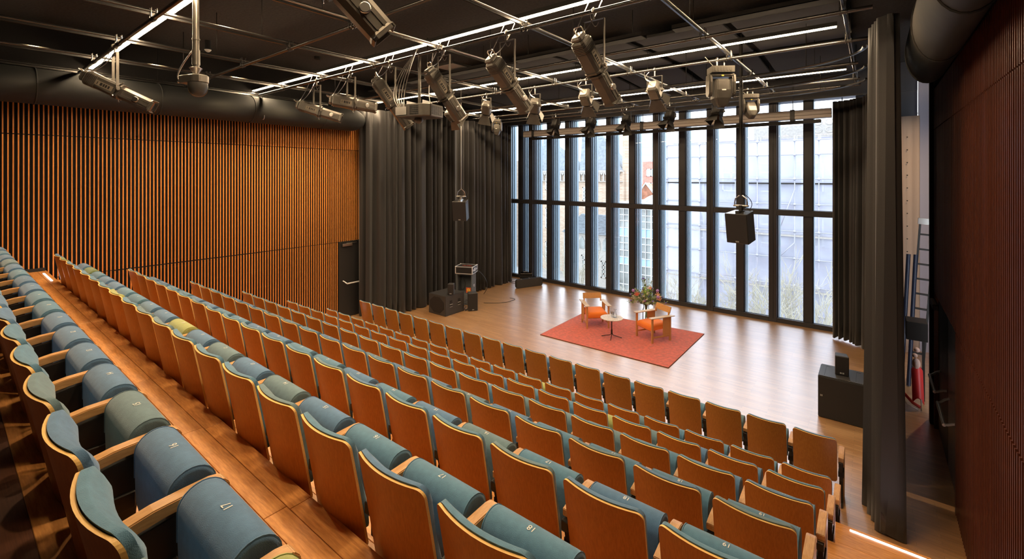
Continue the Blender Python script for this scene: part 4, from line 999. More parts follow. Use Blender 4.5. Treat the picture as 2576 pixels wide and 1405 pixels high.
# vase with flowers
vx, vy = -5.16, 12.80
t = thing('vase', 'tall clear glass flower vase standing behind the rug', 'vase', (vx, vy, 0))
obj('glass_body', MB().lathe([(0.08, 0), (0.10, 0.01), (0.10, 0.30), (0.075, 0.38), (0.085, 0.44), (0.082, 0.44), (0.072, 0.38), (0.096, 0.30), (0.096, 0.015), (0.001, 0.012)], 24), M['clear'], t)
t = thing('flower_bouquet', 'big loose bouquet of green, purple, white and orange flowers', 'flowers', (vx, vy, 0.02))
rb_ = random.Random(12)
stems = MB(); lv = MB(); lg_ = MB(); wh = MB(); blooms = []
def leaf(m, p, d, l, w_):
    d = d.normalized(); s_ = d.orthogonal().normalized(); s_ = (Matrix.Rotation(rb_.uniform(0, 6.28), 3, d) @ s_); n = d.cross(s_)
    m.add([p, p + d * l * 0.5 + s_ * w_ + n * w_ * 0.4, p + d * l, p + d * l * 0.5 - s_ * w_ + n * w_ * 0.4], [(0, 1, 2), (0, 2, 3)])
for k in range(95):
    a = rb_.uniform(0, 2 * PI); sp = rb_.uniform(0.05, 0.58) ; hgt = rb_.uniform(0.70, 1.02) - sp * 0.45 + (0.28 if sp < 0.16 and k % 3 == 0 else 0)
    b0 = Vector((0.03 * math.cos(a + 2), 0.03 * math.sin(a + 2), rb_.uniform(0.02, 0.10))); nk = Vector((0.045 * math.cos(a), 0.045 * math.sin(a), 0.42)); tip = Vector((sp * math.cos(a), sp * math.sin(a), max(hgt, 0.5)))
    mid = nk.lerp(tip, 0.5) + Vector((0, 0, 0.05))
    stems.path([b0, nk, mid, tip], 0.0035, 4)
    kind = k % 8
    for q in range(30 if kind != 3 else 8):
        tt = rb_.uniform(0.12, 1.0); pp = nk.lerp(mid, tt * 2) if tt < 0.5 else mid.lerp(tip, tt * 2 - 1)
        d = Vector((rb_.uniform(-1, 1), rb_.uniform(-1, 1), rb_.uniform(-0.3, 0.9)))
        leaf(lg_ if (kind in (0, 4) and sp < 0.3) else lv, pp + d * 0.012, d, rb_.uniform(0.04, 0.085), rb_.uniform(0.008, 0.018))
    if kind in (1, 6): blooms.append(('violet', tip, 0.022))
    if kind == 2 and k % 3 == 0: blooms.append(('purple', tip, 0.042))
    if kind == 5 or kind == 7:
        for q in range(34):
            tt = rb_.uniform(0.55, 1.08); pp = mid.lerp(tip, tt) + Vector([rb_.uniform(-1, 1) * 0.018 for _ in range(3)])
            leaf(wh, pp, Vector([rb_.uniform(-1, 1) for _ in range(3)]), 0.022, 0.009)
obj('stem_bundle', stems, M['leafd'], t)['kind'] = 'stuff'
obj('grey_green_leaves', lv, M['leafd'], t)['kind'] = 'stuff'
obj('bright_green_leaves', lg_, M['leafg'], t)['kind'] = 'stuff'
obj('white_blossom', wh, M['whitefl'], t)['kind'] = 'stuff'
def at_b(u, v, z=None):
    q = P(u, v, y=vy - 0.1); return Vector((q.x - vx, -0.1, q.z - 0.02))
blooms += [('purple', at_b(1593, 730), 0.042), ('purple', at_b(1654, 731), 0.042), ('purple', at_b(1614, 736), 0.04), ('purple', at_b(1612, 748), 0.035)]
for nm, p, r in blooms:
    m = MB().ball(tuple(p), r, 8)
    for q in range(30):
        d = Vector([rb_.gauss(0, 1) for _ in range(3)]).normalized(); leaf(m, p + d * r * 0.9, d, r * 0.45, r * 0.18)
    obj('bloom', m, M[nm], t)
for (u, v, nm) in ((1602, 743, 'coral'), (1605, 741, 'coral'), (1659, 750, 'peach'), (1656, 743, 'peach'), (1660, 755, 'peach'), (1622, 748, 'coral'), (1636, 727, 'peach')):
    p = at_b(u, v); m = MB()
    for q in range(5):
        a = 2 * PI * q / 5; d = Vector((math.cos(a) * 0.5, -0.3, math.sin(a) * 0.5 + 0.5)).normalized()
        m.path([p, p + d * 0.05, p + d * 0.09 + Vector((0, -0.01, 0.01))], 0.012, 5)
    obj('lily', m, M[nm], t)
# ---- loudspeakers and cases on the left of the stage
def cab(label, c, sx, sy, sz, rz, z=0.0, nm='subwoofer', grp=None, cat='speaker', matl='subpaint'):
    t = thing(nm, label, cat, (c[0], c[1], z), rz, grp)
    obj('cabinet', MB().box((-sx / 2, -sy / 2, 0), (sx / 2, sy / 2, sz)), M[matl], t, 0.012, seg=2)
    return t
def handle(par, cx_, y, z, ang=0):
    m = MB()
    m.box((cx_ - 0.05, y - 0.004, z - 0.08), (cx_ + 0.05, y + 0.004, z + 0.08)); obj('handle_recess', m, M['black'], par)
    obj('handle', MB().box((cx_ - 0.052, y - 0.014, z - 0.022), (cx_ + 0.052, y + 0.004, z - 0.006)).box((cx_ - 0.052, y - 0.008, z - 0.092), (cx_ + 0.052, y + 0.002, z - 0.08)), M['subpaint'], par)
t = cab('large black subwoofer cabinet beside the black curtain, below the small loudspeaker', (-10.33, 9.80), 0.74, 0.80, 0.60, 0.0)
m = MB().prism([(9 and (0.33 * math.cos(2 * PI * (k + 0.5) / 8)), 0.30 + 0.255 * math.sin(2 * PI * (k + 0.5) / 8)) for k in range(8)], 'y', -0.412, -0.401); obj('grille', m, M['grille'], t)
hm = thing('x', None, None) if False else None
hs = MB()
g = []
for yy in (-0.17, 0.17):
    obj('handle_recess', MB().box((0.3705, yy - 0.05, 0.34), (0.374, yy + 0.05, 0.44)).box((0.3705, yy - 0.05, 0.26), (0.374, yy + 0.05, 0.31)), M['black'], t)
    obj('handle', MB().box((0.371, yy - 0.055, 0.315), (0.383, yy + 0.055, 0.33)).box((0.371, yy - 0.055, 0.243), (0.380, yy + 0.055, 0.253)), M['logo'], t)
t = thing('small_loudspeaker', 'small black loudspeaker standing on the big left subwoofer', 'speaker', (-10.02, 9.70, 0.60 + 0.165), 0.55)
wedge_speaker(t, 0.19, 0.33, 0.17)
t = thing('floor_loudspeaker', 'black loudspeaker standing on the floor beside the big left subwoofer', 'speaker', (-9.83, 10.42, 0.0), 0.95)
wedge_speaker(t, 0.30, 0.55, 0.26, 0, 'cabinet', 'subpaint', 0.275)
t = thing('loudspeaker_case', 'tall grey carpeted case open at the front, behind the subwoofer', 'case', (-10.50, 10.85, 0.0), 0.42)
sw, sd, shh = 0.52, 0.42, 1.0
obj('shell', MB().box((-sw / 2, -sd / 2, 0), (sw / 2, sd / 2, 0.36)).box((-sw / 2, -sd / 2, 0.36), (-sw / 2 + 0.02, sd / 2, shh)).box((sw / 2 - 0.02, -sd / 2, 0.36), (sw / 2, sd / 2, shh)).box((-sw / 2, -sd / 2, shh - 0.03), (sw / 2, sd / 2, shh)).box((-sw / 2, sd / 2 - 0.02, 0.36), (sw / 2, sd / 2, shh)), M['grey_carpet'], t, 0.004)
obj('inner_cables', MB().path([(-0.1 + 0.09 * math.cos(a), -0.08, 0.66 + 0.20 * math.sin(a)) for a in [2 * PI * k / 12 for k in range(25)]], 0.010, 6), M['black'], t)
obj('side_handle', MB().box((sw / 2 + 0.001, -0.06, 0.55), (sw / 2 + 0.006, 0.06, 0.64)).box((sw / 2 + 0.006, -0.05, 0.56), (sw / 2 + 0.015, -0.02, 0.60)), M['steel'], t)
st = obj('square_sticker', MB().box((0.07, -sd / 2 - 0.006, 0.40), (0.23, -sd / 2 - 0.002, 0.57)), M['stick'], t); st['label'] = 'square orange red sticker with yellow round emblem'
obj('emblem', MB().tube((0.15, -sd / 2 - 0.008, 0.49), (0.15, -sd / 2 - 0.006, 0.49), 0.055, 20), M['yellow'], st)
obj('emblem_mark', MB().path([(0.15 + 0.018 * math.sin(2 * a), -sd / 2 - 0.009, 0.49 + 0.03 * math.cos(a)) for a in [2 * PI * k / 16 for k in range(17)]], 0.005, 5), M['stick'], st)
t = thing('rack_case', 'flat black rack case with silver corners on top of the grey case', 'case', (-10.50, 10.85, shh), 0.42)
obj('case_body', MB().box((-0.29, -0.24, 0.01), (0.29, 0.24, 0.235)), M['black'], t, 0.004)
ed = MB()
for z in (0.008, 0.225):
    for sy in (-1, 1): ed.box((-0.296, sy * 0.238 - 0.012, z), (0.296, sy * 0.238 + 0.012, z + 0.018))
    for sx in (-1, 1): ed.box((sx * 0.288 - 0.012, -0.24, z), (sx * 0.288 + 0.012, 0.24, z + 0.018))
for sx in (-1, 1):
    for sy in (-1, 1): ed.box((sx * 0.286 - 0.014, sy * 0.236 - 0.014, 0.008), (sx * 0.286 + 0.014, sy * 0.236 + 0.014, 0.243)); ed.ball((sx * 0.288, sy * 0.238, 0.232), 0.024, 6)
for sy in (-1, 1): ed.box((0.292, sy * 0.15 - 0.03, 0.09), (0.302, sy * 0.15 + 0.03, 0.15))
obj('edge_trim', ed, M['chrome'], t)
obj('latch', MB().box((0.291, -0.06, 0.07), (0.299, 0.06, 0.18)).box((0.299, -0.035, 0.10), (0.303, 0.035, 0.15)), M['chrome'], t, 0.002)
for (x, y) in ((-0.28, -0.22), (0.0, -0.05), (0.13, 0.06), (-0.05, 0.2)): obj('antenna', MB().tube((x, y, 0.235), (x + 0.02, y, 0.50), 0.004, 5), M['black'], t)
pr_ = MB()
for k in range(7): pr_.box((-0.14 + 0.05 * k, -0.02 - 0.012 * (k % 3), 0.2355), (-0.105 + 0.05 * k, 0.02 + 0.02 * (k % 2), 0.2375))
obj('printed_lettering', pr_, M['stick'], t)
tag(obj('cable_bundle', MB().path(curve_pts((-10.28, 10.60, 0.2), (-9.92, 10.24, 0.02), 0.0, 14, (0.12, 0.1, 0.05)), 0.012, 6).path([(-9.98 + 0.10 * math.cos(a), 10.16 + 0.07 * math.sin(a * 1.1), 0.02 + 0.01 * i) for i, a in enumerate([2 * PI * k / 10 for k in range(30)])], 0.009, 5), M['blue']), 'tangle of dark cables on the floor between subwoofer and floor loudspeaker', 'cables')
tag(obj('power_cable', MB().path(curve_pts((-10.25, 11.07, 1.12), (-10.05, 11.2, 0.3), 0.0, 12, (0.2, 0.1, 0.0)), 0.008, 5).path(curve_pts((-10.05, 11.2, 0.012), (-9.5, 12.0, 0.012), 0, 12, (0.2, 0, 0)), 0.008, 5).path(curve_pts((-9.5, 12.0, 0.012), (-9.75, 12.2, 0.012), 0, 8, (0.1, 0.1, 0)), 0.008, 5), M['black']), 'thin black cable looping from the rack case down to the floor', 'cable')
# cases by the window
t = thing('long_case', 'long flat black equipment case standing on edge by the window', 'case', (-10.20, 13.93, 0.0), math.atan2(1.05, 0.46))
L_ = 1.14
obj('case_shell', MB().prism([(-L_ / 2 + 0.05, 0), (L_ / 2 - 0.05, 0), (L_ / 2, 0.05), (L_ / 2, 0.27), (L_ / 2 - 0.05, 0.32), (-L_ / 2 + 0.05, 0.32), (-L_ / 2, 0.27), (-L_ / 2, 0.05)], 'y', -0.07, 0.07), M['subpaint'], t, 0.014, seg=2)
obj('rim', MB().prism([(-L_ / 2 + 0.05, -0.004 + 0.004), (L_ / 2 - 0.05, 0.0), (L_ / 2 + 0.006, 0.05), (L_ / 2 + 0.006, 0.27), (L_ / 2 - 0.05, 0.326), (-L_ / 2 + 0.05, 0.326), (-L_ / 2 - 0.006, 0.27), (-L_ / 2 - 0.006, 0.05)], 'y', -0.012, 0.012), M['black'], t)
for x in (-0.35, 0.0, 0.35): obj('latch', MB().box((x - 0.025, -0.03, 0.32), (x + 0.025, 0.03, 0.335)), M['steel'], t)
t = thing('tool_case', 'small ribbed aluminium case behind the long case', 'case', (-10.62, 14.30, 0.0), 0.75)
obj('case_shell', MB().box((-0.22, -0.14, 0.0), (0.22, 0.14, 0.42)), M['metal_dark'], t, 0.012)
rm = MB()
for q in range(9): rm.box((-0.205 + q * 0.048, -0.146, 0.02), (-0.19 + q * 0.048, -0.139, 0.40))
obj('ribs', rm, M['metal_dark'], t); obj('edge_band', MB().box((-0.223, -0.148, 0.27), (0.223, 0.143, 0.285)).box((-0.223, -0.148, 0.405), (0.223, 0.143, 0.42)), M['steel'], t)
obj('handle', MB().path([(-0.09, -0.02, 0.42), (-0.08, -0.02, 0.455), (0.08, -0.02, 0.455), (0.09, -0.02, 0.42)], 0.01, 6), M['steel'], t)
# right subwoofer
t = cab('large black subwoofer cabinet beside the bunched right curtain', (-0.43, 9.86), 0.64, 0.62, 0.72, 0.0)
obj('grille', MB().box((-0.312, -0.325, 0.01), (0.312, -0.312, 0.70)), M['grille'], t, 0.003)
obj('logo', MB().box((-0.285, -0.328, 0.37), (-0.272, -0.3255, 0.40)).box((-0.266, -0.328, 0.37), (-0.253, -0.3255, 0.40)), M['logo'], t)
obj('top_rails', MB().box((-0.235, -0.24, 0.7205), (-0.228, 0.22, 0.7225)).box((-0.235, 0.212, 0.7205), (-0.17, 0.22, 0.7225)).box((0.205, -0.24, 0.7205), (0.212, 0.22, 0.7225)).box((0.205, 0.212, 0.7205), (0.27, 0.22, 0.7225)), M['black'], t)
dn = MB()
for q in range(28): dn.ball((-0.30 + q * 0.022, -0.305, 0.722), 0.003, 4)
obj('front_rivets', dn, M['steel'], t)
t = thing('small_loudspeaker', 'small black loudspeaker standing on the right subwoofer', 'speaker', (-0.43, 9.86, 0.72 + 0.165), 0.12)
wedge_speaker(t, 0.20, 0.33, 0.19)
# cables under the curtain end
tag(obj('cable_loop', MB().path([(-11.0 + 0.25 * math.cos(a), 14.1 + 0.12 * math.sin(a), 0.012) for a in [2 * PI * k / 20 for k in range(36)]], 0.008, 5), M['black']), 'thin black cable loop on the floor beside the curtain and window', 'cable')
# ---- right niche things
o = curtain('lining_curtain', 'cream curtain with a row of small eyelets in the dark wall niche', [(0.42, 14.25), (0.62, 14.3), (0.86, 14.28)], 0.02, 5.6, 3, 0.02, M['cream'], 0.1, seed=2)
ey = MB()
for k in range(14): ey.tube((0.64, 14.235, 1.2 + 0.30 * k), (0.64, 14.245, 1.2 + 0.30 * k), 0.014, 8)
obj('eyelets', ey, M['metal_dark'], o)
t = thing('folding_ladder', 'black folding ladder leaning in the niche against the dark wall', 'ladder', (0.62, 12.3, 0.0), 0.0, rot=(0.0, 0.06, 0.0))
for x in (-0.08, 0.14): obj('rail', MB().box((x, -0.04, 0.0), (x + 0.03, 0.04, 3.3)), M['fixture_dark'], t)
for k in range(10): obj('rung', MB().box((-0.05, -0.03, 0.3 + 0.3 * k), (0.14, 0.03, 0.33 + 0.3 * k)), M['metal_dark'], t)
obj('top_bracket', MB().box((-0.10, -0.05, 3.22), (0.19, 0.05, 3.34)), M['steel'], t)
t = thing('wall_box', 'dark metal box fixed at waist height in the niche', 'box', (0.62, 11.4, 1.15))
obj('box_body', MB().box((-0.13, -0.2, 0), (0.17, 0.2, 0.34)), M['metal_dark'], t, 0.006); obj('box_stand', MB().box((0.10, -0.02, -1.15), (0.14, 0.02, 0)), M['metal_dark'], t)
for k, x in enumerate((0.45, 0.56)):
    tag(obj('floor_tube', MB().tube((x, 12.0, 0.02), (x + 0.12, 12.25, 2.6), 0.035, 10), M['blue']), 'dark blue tube leaning in the niche, %s' % ('outer one' if k == 0 else 'inner one'), 'tube', 'dark blue tubes')
t = thing('folded_chair', 'red folded plastic chair on the niche floor', 'chair', (0.58, 11.0, 0.0))
obj('seat_shell', MB().grid(lambda u, v: (-0.02 + 0.16 * u, -0.1 + 0.3 * v, 0.12 + 0.5 * v + 0.10 * math.sin(u * PI)), 8, 8).grid(lambda u, v: (-0.02 + 0.16 * u, -0.085 + 0.3 * v, 0.10 + 0.5 * v + 0.10 * math.sin(u * PI)), 8, 8), M['red'], t)
obj('back_shell', MB().path([(-0.14, -0.25, 0.30), (-0.02, -0.18, 0.14), (0.08, -0.1, 0.06)], 0.025, 8), M['red'], t)
obj('leg', MB().path([(-0.16, -0.25, 0.26), (-0.1, -0.2, 0.10), (0.05, -0.1, 0.012)], 0.009, 6), M['steel'], t); obj('leg', MB().path([(0.10, -0.1, 0.2), (0.10, -0.12, 0.012)], 0.009, 6), M['steel'], t)
tag(obj('cloth_bundle', MB().ball((0.62, 11.05, 0.78), 0.06, 8, 0, (1, 1, 1.6)).ball((0.60, 11.02, 0.93), 0.04, 8).ball((0.63, 11.08, 1.02), 0.045, 8), M['pink']), 'small pale pink cloth bundle above the red folded chair', 'cloth')

# ------------------------------------------------------------------ outside
GZ = -8.0
tag(obj('ground', MB().box((-160, 16.2, GZ - 0.3), (60, 260, GZ)), M['ground']), 'pale paved ground far below the windows', 'ground', None, 'structure')
def pane_grid(par, x0, x1, z0, z1, y, nx, nz, matl, frame, fw=0.08, name='window'):
    f = MB(); f.box((x0, y - 0.05, z0), (x1, y, z0 + fw)).box((x0, y - 0.05, z1 - fw), (x1, y, z1)).box((x0, y - 0.05, z0), (x0 + fw, y, z1)).box((x1 - fw, y - 0.05, z0), (x1, y, z1))
    for i in range(1, nx): xx = x0 + (x1 - x0) * i / nx; f.box((xx - fw / 2, y - 0.04, z0), (xx + fw / 2, y, z1))
    for i in range(1, nz): zz = z0 + (z1 - z0) * i / nz; f.box((x0, y - 0.04, zz - fw / 2), (x1, y, zz + fw / 2))
    o = obj(name, f, frame, par)
    obj('pane', MB().box((x0 + fw * 0.5, y + 0.0, z0 + fw * 0.5), (x1 - fw * 0.5, y + 0.02, z1 - fw * 0.5)), matl, o)
    return o
# netted building with scaffold
yN = 30.0
t = thing('netted_building', 'long grey building wrapped in pale lavender scaffold netting', 'building', (0, yN, GZ))
xa, xb = P(1668, 500, y=yN).x, 9.0
zt_ = P(1700, 345, y=yN + 2).z
obj('wall', MB().box((xa, 2.0, 0), (xb, 9.0, P(1900, 352, y=yN + 2).z - GZ)), M['greywall'], t)
obj('upper_floor', MB().box((xa + 4.5, 5.0, 10), (xb, 9.0, P(1900, 322, y=yN + 5).z - GZ)), M['stone'], t)
bal = MB(); zb_ = P(1900, 345, y=yN + 2).z - GZ
for k in range(22):
    for j in range(2):
        cx_ = xb - 0.5 - k * 0.55; bal.path([(cx_ + 0.2 * math.cos(a), 2.0, zb_ + 0.25 + 0.45 * j + 0.17 * math.sin(a)) for a in [2 * PI * q / 10 for q in range(11)]], 0.05, 4)
obj('balustrade', bal, M['stone'], t)
for k in range(9):
    xx = xa + 1.0 + 2.2 * k
    for zz in (1.2, 4.6, 8.0, 11.2):
        if xx + 1.2 < xb and zz + 1.8 < P(1900, 352, y=yN + 2).z - GZ: pane_grid(t, xx, xx + 1.1, zz, zz + 1.8, 1.98, 2, 3, M['winglass'], M['whitep'], 0.08)
sc = thing('scaffold', 'steel tube scaffold standing before the grey building', 'scaffold', (0, yN - 1.2, GZ))
lev = [P(1900, v, y=yN - 1.2).z - GZ for v in (357, 391, 449, 510, 575, 640, 705, 770)]
for u_ in (1678, 1760, 1850, 1905, 1999, 2060, 2130):
    xx = P(u_, 450, y=yN - 1.2).x
    obj('standard', MB().tube((xx, 0, 0), (xx, 0, lev[0] + 0.3), 0.03, 6).tube((xx, 1.0, 0), (xx, 1.0, lev[0] + 0.3), 0.03, 6), M['galv'], sc)
    cp_ = MB()
    for z in lev: cp_.ball((xx, -0.03, z), 0.09, 5)
    obj('coupler', cp_, M['galv'], sc)
for k, z in enumerate(lev):
    obj('ledger', MB().tube((xa, -0.05, z), (xb, -0.05, z), 0.035, 6), M['galv'], sc)
    if k in (2, 4, 6): obj('deck', MB().box((xa, 0, z - 0.3), (xb, 1.0, z - 0.22)), M['metal_dark'] if k == 2 else M['stone'], sc)
obj('brace', MB().tube((P(1960, 470, y=yN - 1.2).x, -0.08, lev[4]), (P(1999, 470, y=yN - 1.2).x, -0.08, lev[2] - 0.6), 0.03, 6).tube((P(1960, 470, y=yN - 1.2).x, -0.08, lev[5]), (P(1999, 470, y=yN - 1.2).x, -0.08, lev[4] - 0.6), 0.03, 6), M['galv'], sc)
nt_ = thing('scaffold_netting', 'pale lavender netting sheets tied over the scaffold', 'netting', (0, yN - 1.05, GZ))
nl = [0.2] + lev[::-1]
for k in range(len(nl) - 1):
    a, b = nl[k], nl[k + 1]; ph = k * 1.3
    me = MB().grid(lambda u, v: (xa + (xb - xa) * u, 0.08 * math.sin(u * 40 + ph) * math.sin(v * PI) + 0.05 * math.sin(u * 97 + v * 6), a + (b - a) * v - 0.10 * abs(math.sin(u * 30 + ph)) * (1 - abs(2 * v - 1))), 70, 6)
    obj('net_sheet', me, M['net'] if k != len(nl) - 2 else M['netwhite'], nt_)
me = MB().grid(lambda u, v: (xa + (P(1668 + 62, 500, y=yN).x - xa) * u * 1.7, -0.12 + 0.03 * math.sin(u * 30), 0.5 + (lev[0] - 0.6) * v), 20, 10)
obj('white_sheet', me, M['netwhite'], nt_)
# sandy brick building with slate roof
yB = 50.0
t = thing('brick_building', 'tall sandy brick building with a steep grey slate roof', 'building', (0, yB, GZ))
x0_, x1_ = P(1255, 430, y=yB).x, P(1567, 430, y=yB).x; ze = P(1500, 432, y=yB).z - GZ
obj('wall', MB().box((x0_, 0, 0), (x1_, 4.5, ze)), M['brick'], t)
def roof(u0, u1, ut0, ut1, vt, nm='slate_roof', dx=0):
    a, b = P(u0, 430, y=yB).x, P(u1, 430, y=yB).x; c, d = P(ut0, 430, y=yB + 4).x, P(ut1, 430, y=yB + 4).x; zz = P((ut0 + ut1) / 2, vt, y=yB + 4).z - GZ
    m = MB(); m.add([(a, 0.3, ze), (b, 0.3, ze), (b, 4.4, ze), (a, 4.4, ze), (c, 3, zz), (d, 3, zz)], [(0, 1, 5, 4), (2, 3, 4, 5), (0, 4, 3), (1, 2, 5), (0, 3, 2, 1)])
    obj(nm, m, M['slate'], t)
roof(1352, 1452, 1378, 1388, 346); roof(1455, 1566, 1474, 1520, 338)
obj('tower', MB().box((x0_, -1.5, 0), (P(1300, 430, y=yB - 1.5).x, 2, P(1300, 405, y=yB).z - GZ)), M['brick'], t)
par = MB()
ncr = int((x1_ - x0_) / 0.55)
for k in range(ncr): par.box((x0_ + k * 0.55, -0.25, ze - 1.1), (x0_ + k * 0.55 + 0.16, -0.02, ze)); par.prism([(x0_ + k * 0.55 + 0.16, ze - 0.1), (x0_ + k * 0.55 + 0.355, ze - 0.45), (x0_ + k * 0.55 + 0.55, ze - 0.1), (x0_ + k * 0.55 + 0.55, ze), (x0_ + k * 0.55 + 0.16, ze)], 'y', -0.25, -0.05)
par.box((x0_, -0.3, ze), (x1_, 0.2, ze + 0.18)).box((x0_, -0.28, ze - 1.2), (x1_, -0.02, ze - 1.1))
obj('carved_parapet', par, M['stone'], t)
for (u0, u1, v0, v1) in ((1373, 1387, 446, 478), (1373, 1388, 522, 574), (1373, 1388, 606, 660), (1373, 1386, 690, 712), (1430, 1438, 470, 510), (1466, 1480, 470, 505), (1322, 1328, 470, 520), (1322, 1328, 560, 610), (1590, 1600, 450, 480)):
    a, b = P(u0, v0, y=yB), P(u1, v1, y=yB)
    if b.x < x1_: pane_grid(t, a.x, b.x, b.z - GZ, a.z - GZ, -0.03, 2, 4, M['winglass'], M['whitep'], 0.12)
obj('chimney', MB().box((P(1561, 400, y=yB).x, 0.5, 0), (P(1571, 400, y=yB).x, 1.6, P(1566, 316, y=yB).z - GZ)), M['brick'], t)
# low slate-roofed wing
yL = 42.0
t = thing('gothic_wing', 'low stone wing with pointed arches and a grey slate roof', 'building', (0, yL, GZ))
a, b = P(1418, 600, y=yL).x, P(1546, 600, y=yL).x; z1, z2 = P(1490, 588, y=yL).z - GZ, P(1490, 538, y=yL + 4).z - GZ
obj('wall', MB().box((a, 0, 0), (b, 5, z1)), M['stone'], t)
m = MB().add([(a, -0.3, z1), (b, -0.3, z1), (b, 4, z2), (a, 4, z2), (a, 7.4, z1), (b, 7.4, z1)], [(0, 1, 2, 3), (3, 2, 5, 4), (0, 3, 4), (1, 5, 2), (0, 4, 5, 1)]); obj('slate_roof', m, M['slate'], t)
sl = MB()
for k in range(14):
    f0 = k / 14; sl.box((a, -0.3 + 4.3 * f0 - 0.05, z1 + (z2 - z1) * f0 + 0.02), (b, -0.3 + 4.3 * f0 + 0.03, z1 + (z2 - z1) * f0 + 0.09))
obj('slate_courses', sl, M['slate'], t)
am = MB()
for k in range(int((b - a) / 0.9)):
    xx = a + k * 0.9; am.prism([(xx + 0.15, z1 - 1.6), (xx + 0.15, z1 - 0.75), (xx + 0.45, z1 - 0.3), (xx + 0.75, z1 - 0.75), (xx + 0.75, z1 - 1.6)], 'y', -0.06, -0.02)
obj('arch_openings', am, M['winglass'], t)
for (u0, u1, v0, v1) in ((1463, 1479, 640, 690), (1512, 1526, 655, 700)):
    p0, p1 = P(u0, v0, y=yL), P(u1, v1, y=yL); pane_grid(t, p0.x, p1.x, p1.z - GZ, p0.z - GZ, -0.02, 2, 4, M['winglass'], M['stone'], 0.12)
# white framed glass office
yO = 40.0
t = thing('glass_office', 'white framed office with pale blue panels below its windows', 'building', (0, yO, GZ))
a, b = P(1556, 600, y=yO).x, P(1668, 600, y=yO).x; z1 = P(1610, 520, y=yO).z - GZ
obj('core', MB().box((a, 0.15, 0), (b, 8, z1)), M['whitep'], t)
obj('roof_edge', MB().box((a - 0.3, -0.4, z1), (b + 0.3, 8, z1 + 0.35)), M['whitep'], t)
zs_ = [P(1610, v, y=yO).z - GZ for v in (526, 542, 557, 575, 597, 614, 633, 650, 669, 690, 720, 760)]
for k in range(len(zs_) - 1):
    nx = 8
    for i in range(nx):
        xa_, xb_ = a + (b - a) * i / nx, a + (b - a) * (i + 1) / nx
        o = obj('panel' if k in (3, 7) else 'pane', MB().box((xa_ + 0.01, 0.08, zs_[k + 1] + 0.02), (xb_ - 0.01, 0.12, zs_[k] - 0.02)), M['ltblue'] if k in (3, 7) else M['winglass'], t)
fr2 = MB()
for z in zs_: fr2.box((a, 0.0, z - 0.035), (b, 0.13, z + 0.035))
for i in range(9): xx = a + (b - a) * i / 8; fr2.box((xx - (0.06 if i % 2 == 0 else 0.02), -0.05, 0), (xx + (0.06 if i % 2 == 0 else 0.02), 0.13, z1))
obj('white_frame', fr2, M['whitep'], t)
tag(obj('roof_pipe', MB().path(curve_pts((0, 0, 0), (2.4, 0, 0.0), -0.5, 8), 0.18, 8), M['whitep'], loc=(P(1622, 512, y=yO + 2).x, yO + 2, z1 + GZ + 0.42)), 'curved white pipe on the roof of the glass office', 'pipe')
# gabled house
yG = 55.0
t = thing('gabled_house', 'brick house with a red tiled gable behind the glass office', 'building', (0, yG, GZ))
for (u0, um, u1, vt, vb) in ((1574, 1592, 1608, 464, 512), (1600, 1625, 1656, 462, 500)):
    a, m_, b = P(u0, 500, y=yG).x, P(um, 500, y=yG).x, P(u1, 500, y=yG).x; zt2, zb2 = P(um, vt, y=yG).z - GZ, P(um, vb, y=yG).z - GZ
    obj('gable', MB().prism([(a, 0), (b, 0), (b, zb2), (m_, zt2), (a, zb2)], 'y', 0, 6), M['rooftile'], t)
    obj('verge', MB().path([(a - 0.2, -0.1, zb2 - 0.1), (m_, -0.1, zt2 + 0.1), (b + 0.2, -0.1, zb2 - 0.1)], 0.15, 4), M['whitep'], t)
obj('white_dormer', MB().box((P(1563, 500, y=yG).x, -0.5, 0), (P(1577, 500, y=yG).x, 2, P(1570, 473, y=yG).z - GZ)), M['whitep'], t)
# far towers
t = thing('red_block', 'dark red brick apartment block in the distance', 'building', (0, 90, GZ))
a, b = P(1617, 430, y=90).x, P(1668, 430, y=90).x; z1 = P(1640, 406, y=90).z - GZ
obj('wall', MB().box((a, 0, 0), (b, 12, z1)), M['redbrick'], t)
for i in range(4):
    for j in range(5):
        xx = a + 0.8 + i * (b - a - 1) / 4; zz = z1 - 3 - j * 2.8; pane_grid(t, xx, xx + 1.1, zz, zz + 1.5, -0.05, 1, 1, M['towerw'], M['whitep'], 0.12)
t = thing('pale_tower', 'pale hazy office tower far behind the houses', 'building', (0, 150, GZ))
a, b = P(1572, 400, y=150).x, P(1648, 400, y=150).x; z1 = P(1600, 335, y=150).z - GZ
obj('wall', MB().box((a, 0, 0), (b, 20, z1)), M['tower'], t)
for j in range(14): obj('window_band', MB().box((a, -0.1, z1 - 2.4 - j * 2.6), (b, -0.02, z1 - 1.2 - j * 2.6)), M['towerw'], t)
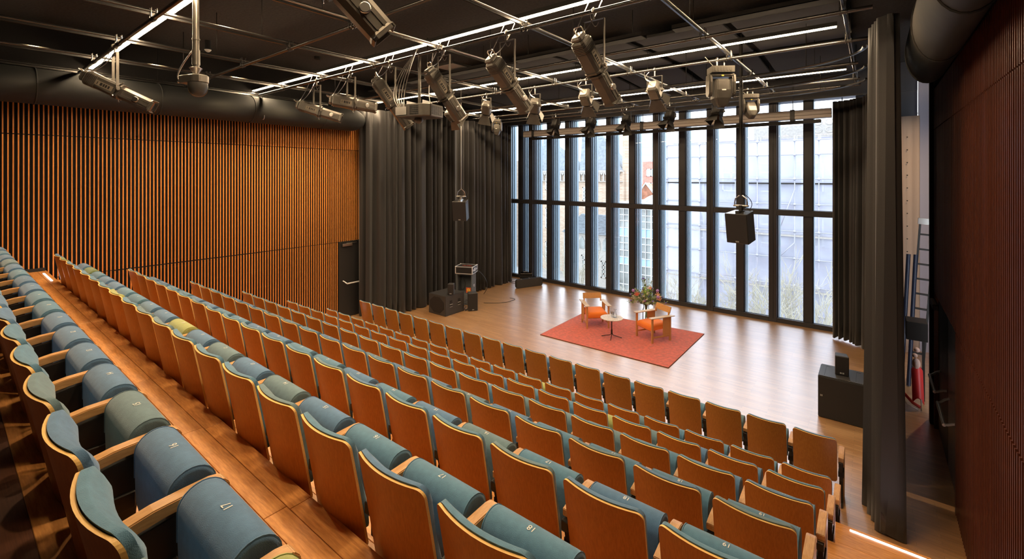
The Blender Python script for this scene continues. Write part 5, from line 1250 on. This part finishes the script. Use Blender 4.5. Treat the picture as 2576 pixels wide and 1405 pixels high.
# bare trees
def tree(name, label, base, hgt, spread, depth_, seed, matl, r0=0.05, lean=0.0, n0=3, grp=None, cat='tree'):
    rr = random.Random(seed); m = MB(); tr = MB(); tips = []
    def grow(p, d, l, r, k, mm):
        segs = 3; pts = [p]
        for i in range(segs):
            d = (d + Vector((rr.uniform(-1, 1), rr.uniform(-1, 1), rr.uniform(-0.2, 0.5))) * 0.16).normalized(); pts.append(pts[-1] + d * l / segs)
        mm.path(pts, r, 3 if k > 1 else 5)
        if k >= depth_: return
        for q in range(rr.choice([2, 3, 3])):
            tt = rr.uniform(0.35, 1.0); i = min(segs - 1, int(tt * segs)); pp = pts[i].lerp(pts[i + 1], tt * segs - i)
            nd = (d + Vector((rr.uniform(-1, 1), rr.uniform(-1, 1), rr.uniform(-0.1, 0.8))) * spread).normalized()
            grow(pp, nd, l * rr.uniform(0.6, 0.85), max(r * 0.66, 0.009), k + 1, m)
    t = thing(name, label, cat, base, 0, grp)
    for q in range(n0): grow(Vector((rr.uniform(-0.2, 0.2) * (n0 > 1), rr.uniform(-0.2, 0.2), 0)), Vector((rr.uniform(-0.3, 0.3) + lean, rr.uniform(-0.2, 0.2), 1)).normalized(), hgt / 2.3, r0, 0, tr)
    obj('trunk', tr, matl, t); o = obj('branches', m, matl, t); o['kind'] = 'stuff'
yT = 20.5
spots = [(1583, 702, 5), (1612, 730, 6), (1690, 660, 5), (1725, 690, 5), (1765, 655, 6), (1800, 720, 5), (1850, 690, 6), (1895, 700, 5), (1925, 650, 6), (1985, 700, 6), (2010, 640, 6), (2055, 720, 6), (2080, 660, 6)]
for k, (u, v, dd) in enumerate(spots):
    p = P(u, v, y=yT + (k % 3) * 0.5); bz = -4.2
    tree('bare_sapling', 'leafless sapling outside the windows, %s from the orange wall' % ORD[k], (p.x, p.y, bz), (p.z - bz) * 0.92, 0.8, 4, 30 + k, M['bark'], 0.024, 0, 2, 'leafless saplings outside the windows')
p = P(1474, 585, y=32); tree('bare_tree', 'tall slim leafless tree before the low stone wing', (P(1476, 700, y=32).x, 32, GZ), (p.z - GZ) * 0.9, 0.7, 5, 77, M['bark'], 0.09, 0, 1)
# twiggy hedge below the windows
hg = MB(); rr = random.Random(5)
for k in range(1900):
    x = rr.uniform(-9.5, 1.0); y = rr.uniform(18.6, 20.2); z = rr.uniform(-4.2, -3.2) ; d = Vector((rr.uniform(-1, 1), rr.uniform(-0.5, 0.5), rr.uniform(0, 1.2))).normalized() * rr.uniform(0.3, 0.8)
    a = Vector((x, y, z)); hg.path([a, a + d * 0.5 + Vector((0.03, 0, 0.04)), a + d], 0.008, 3)
tag(obj('twig_hedge', hg, M['bark2']), 'pale twiggy hedge along the foot of the windows outside', 'hedge', None, 'stuff')
tag(obj('planting_terrace', MB().box((-11.5, 16.4, -5.2), (3, 21.8, -4.2)), M['ground']), 'pale terrace carrying the hedge outside the windows', 'terrace', None, 'structure')
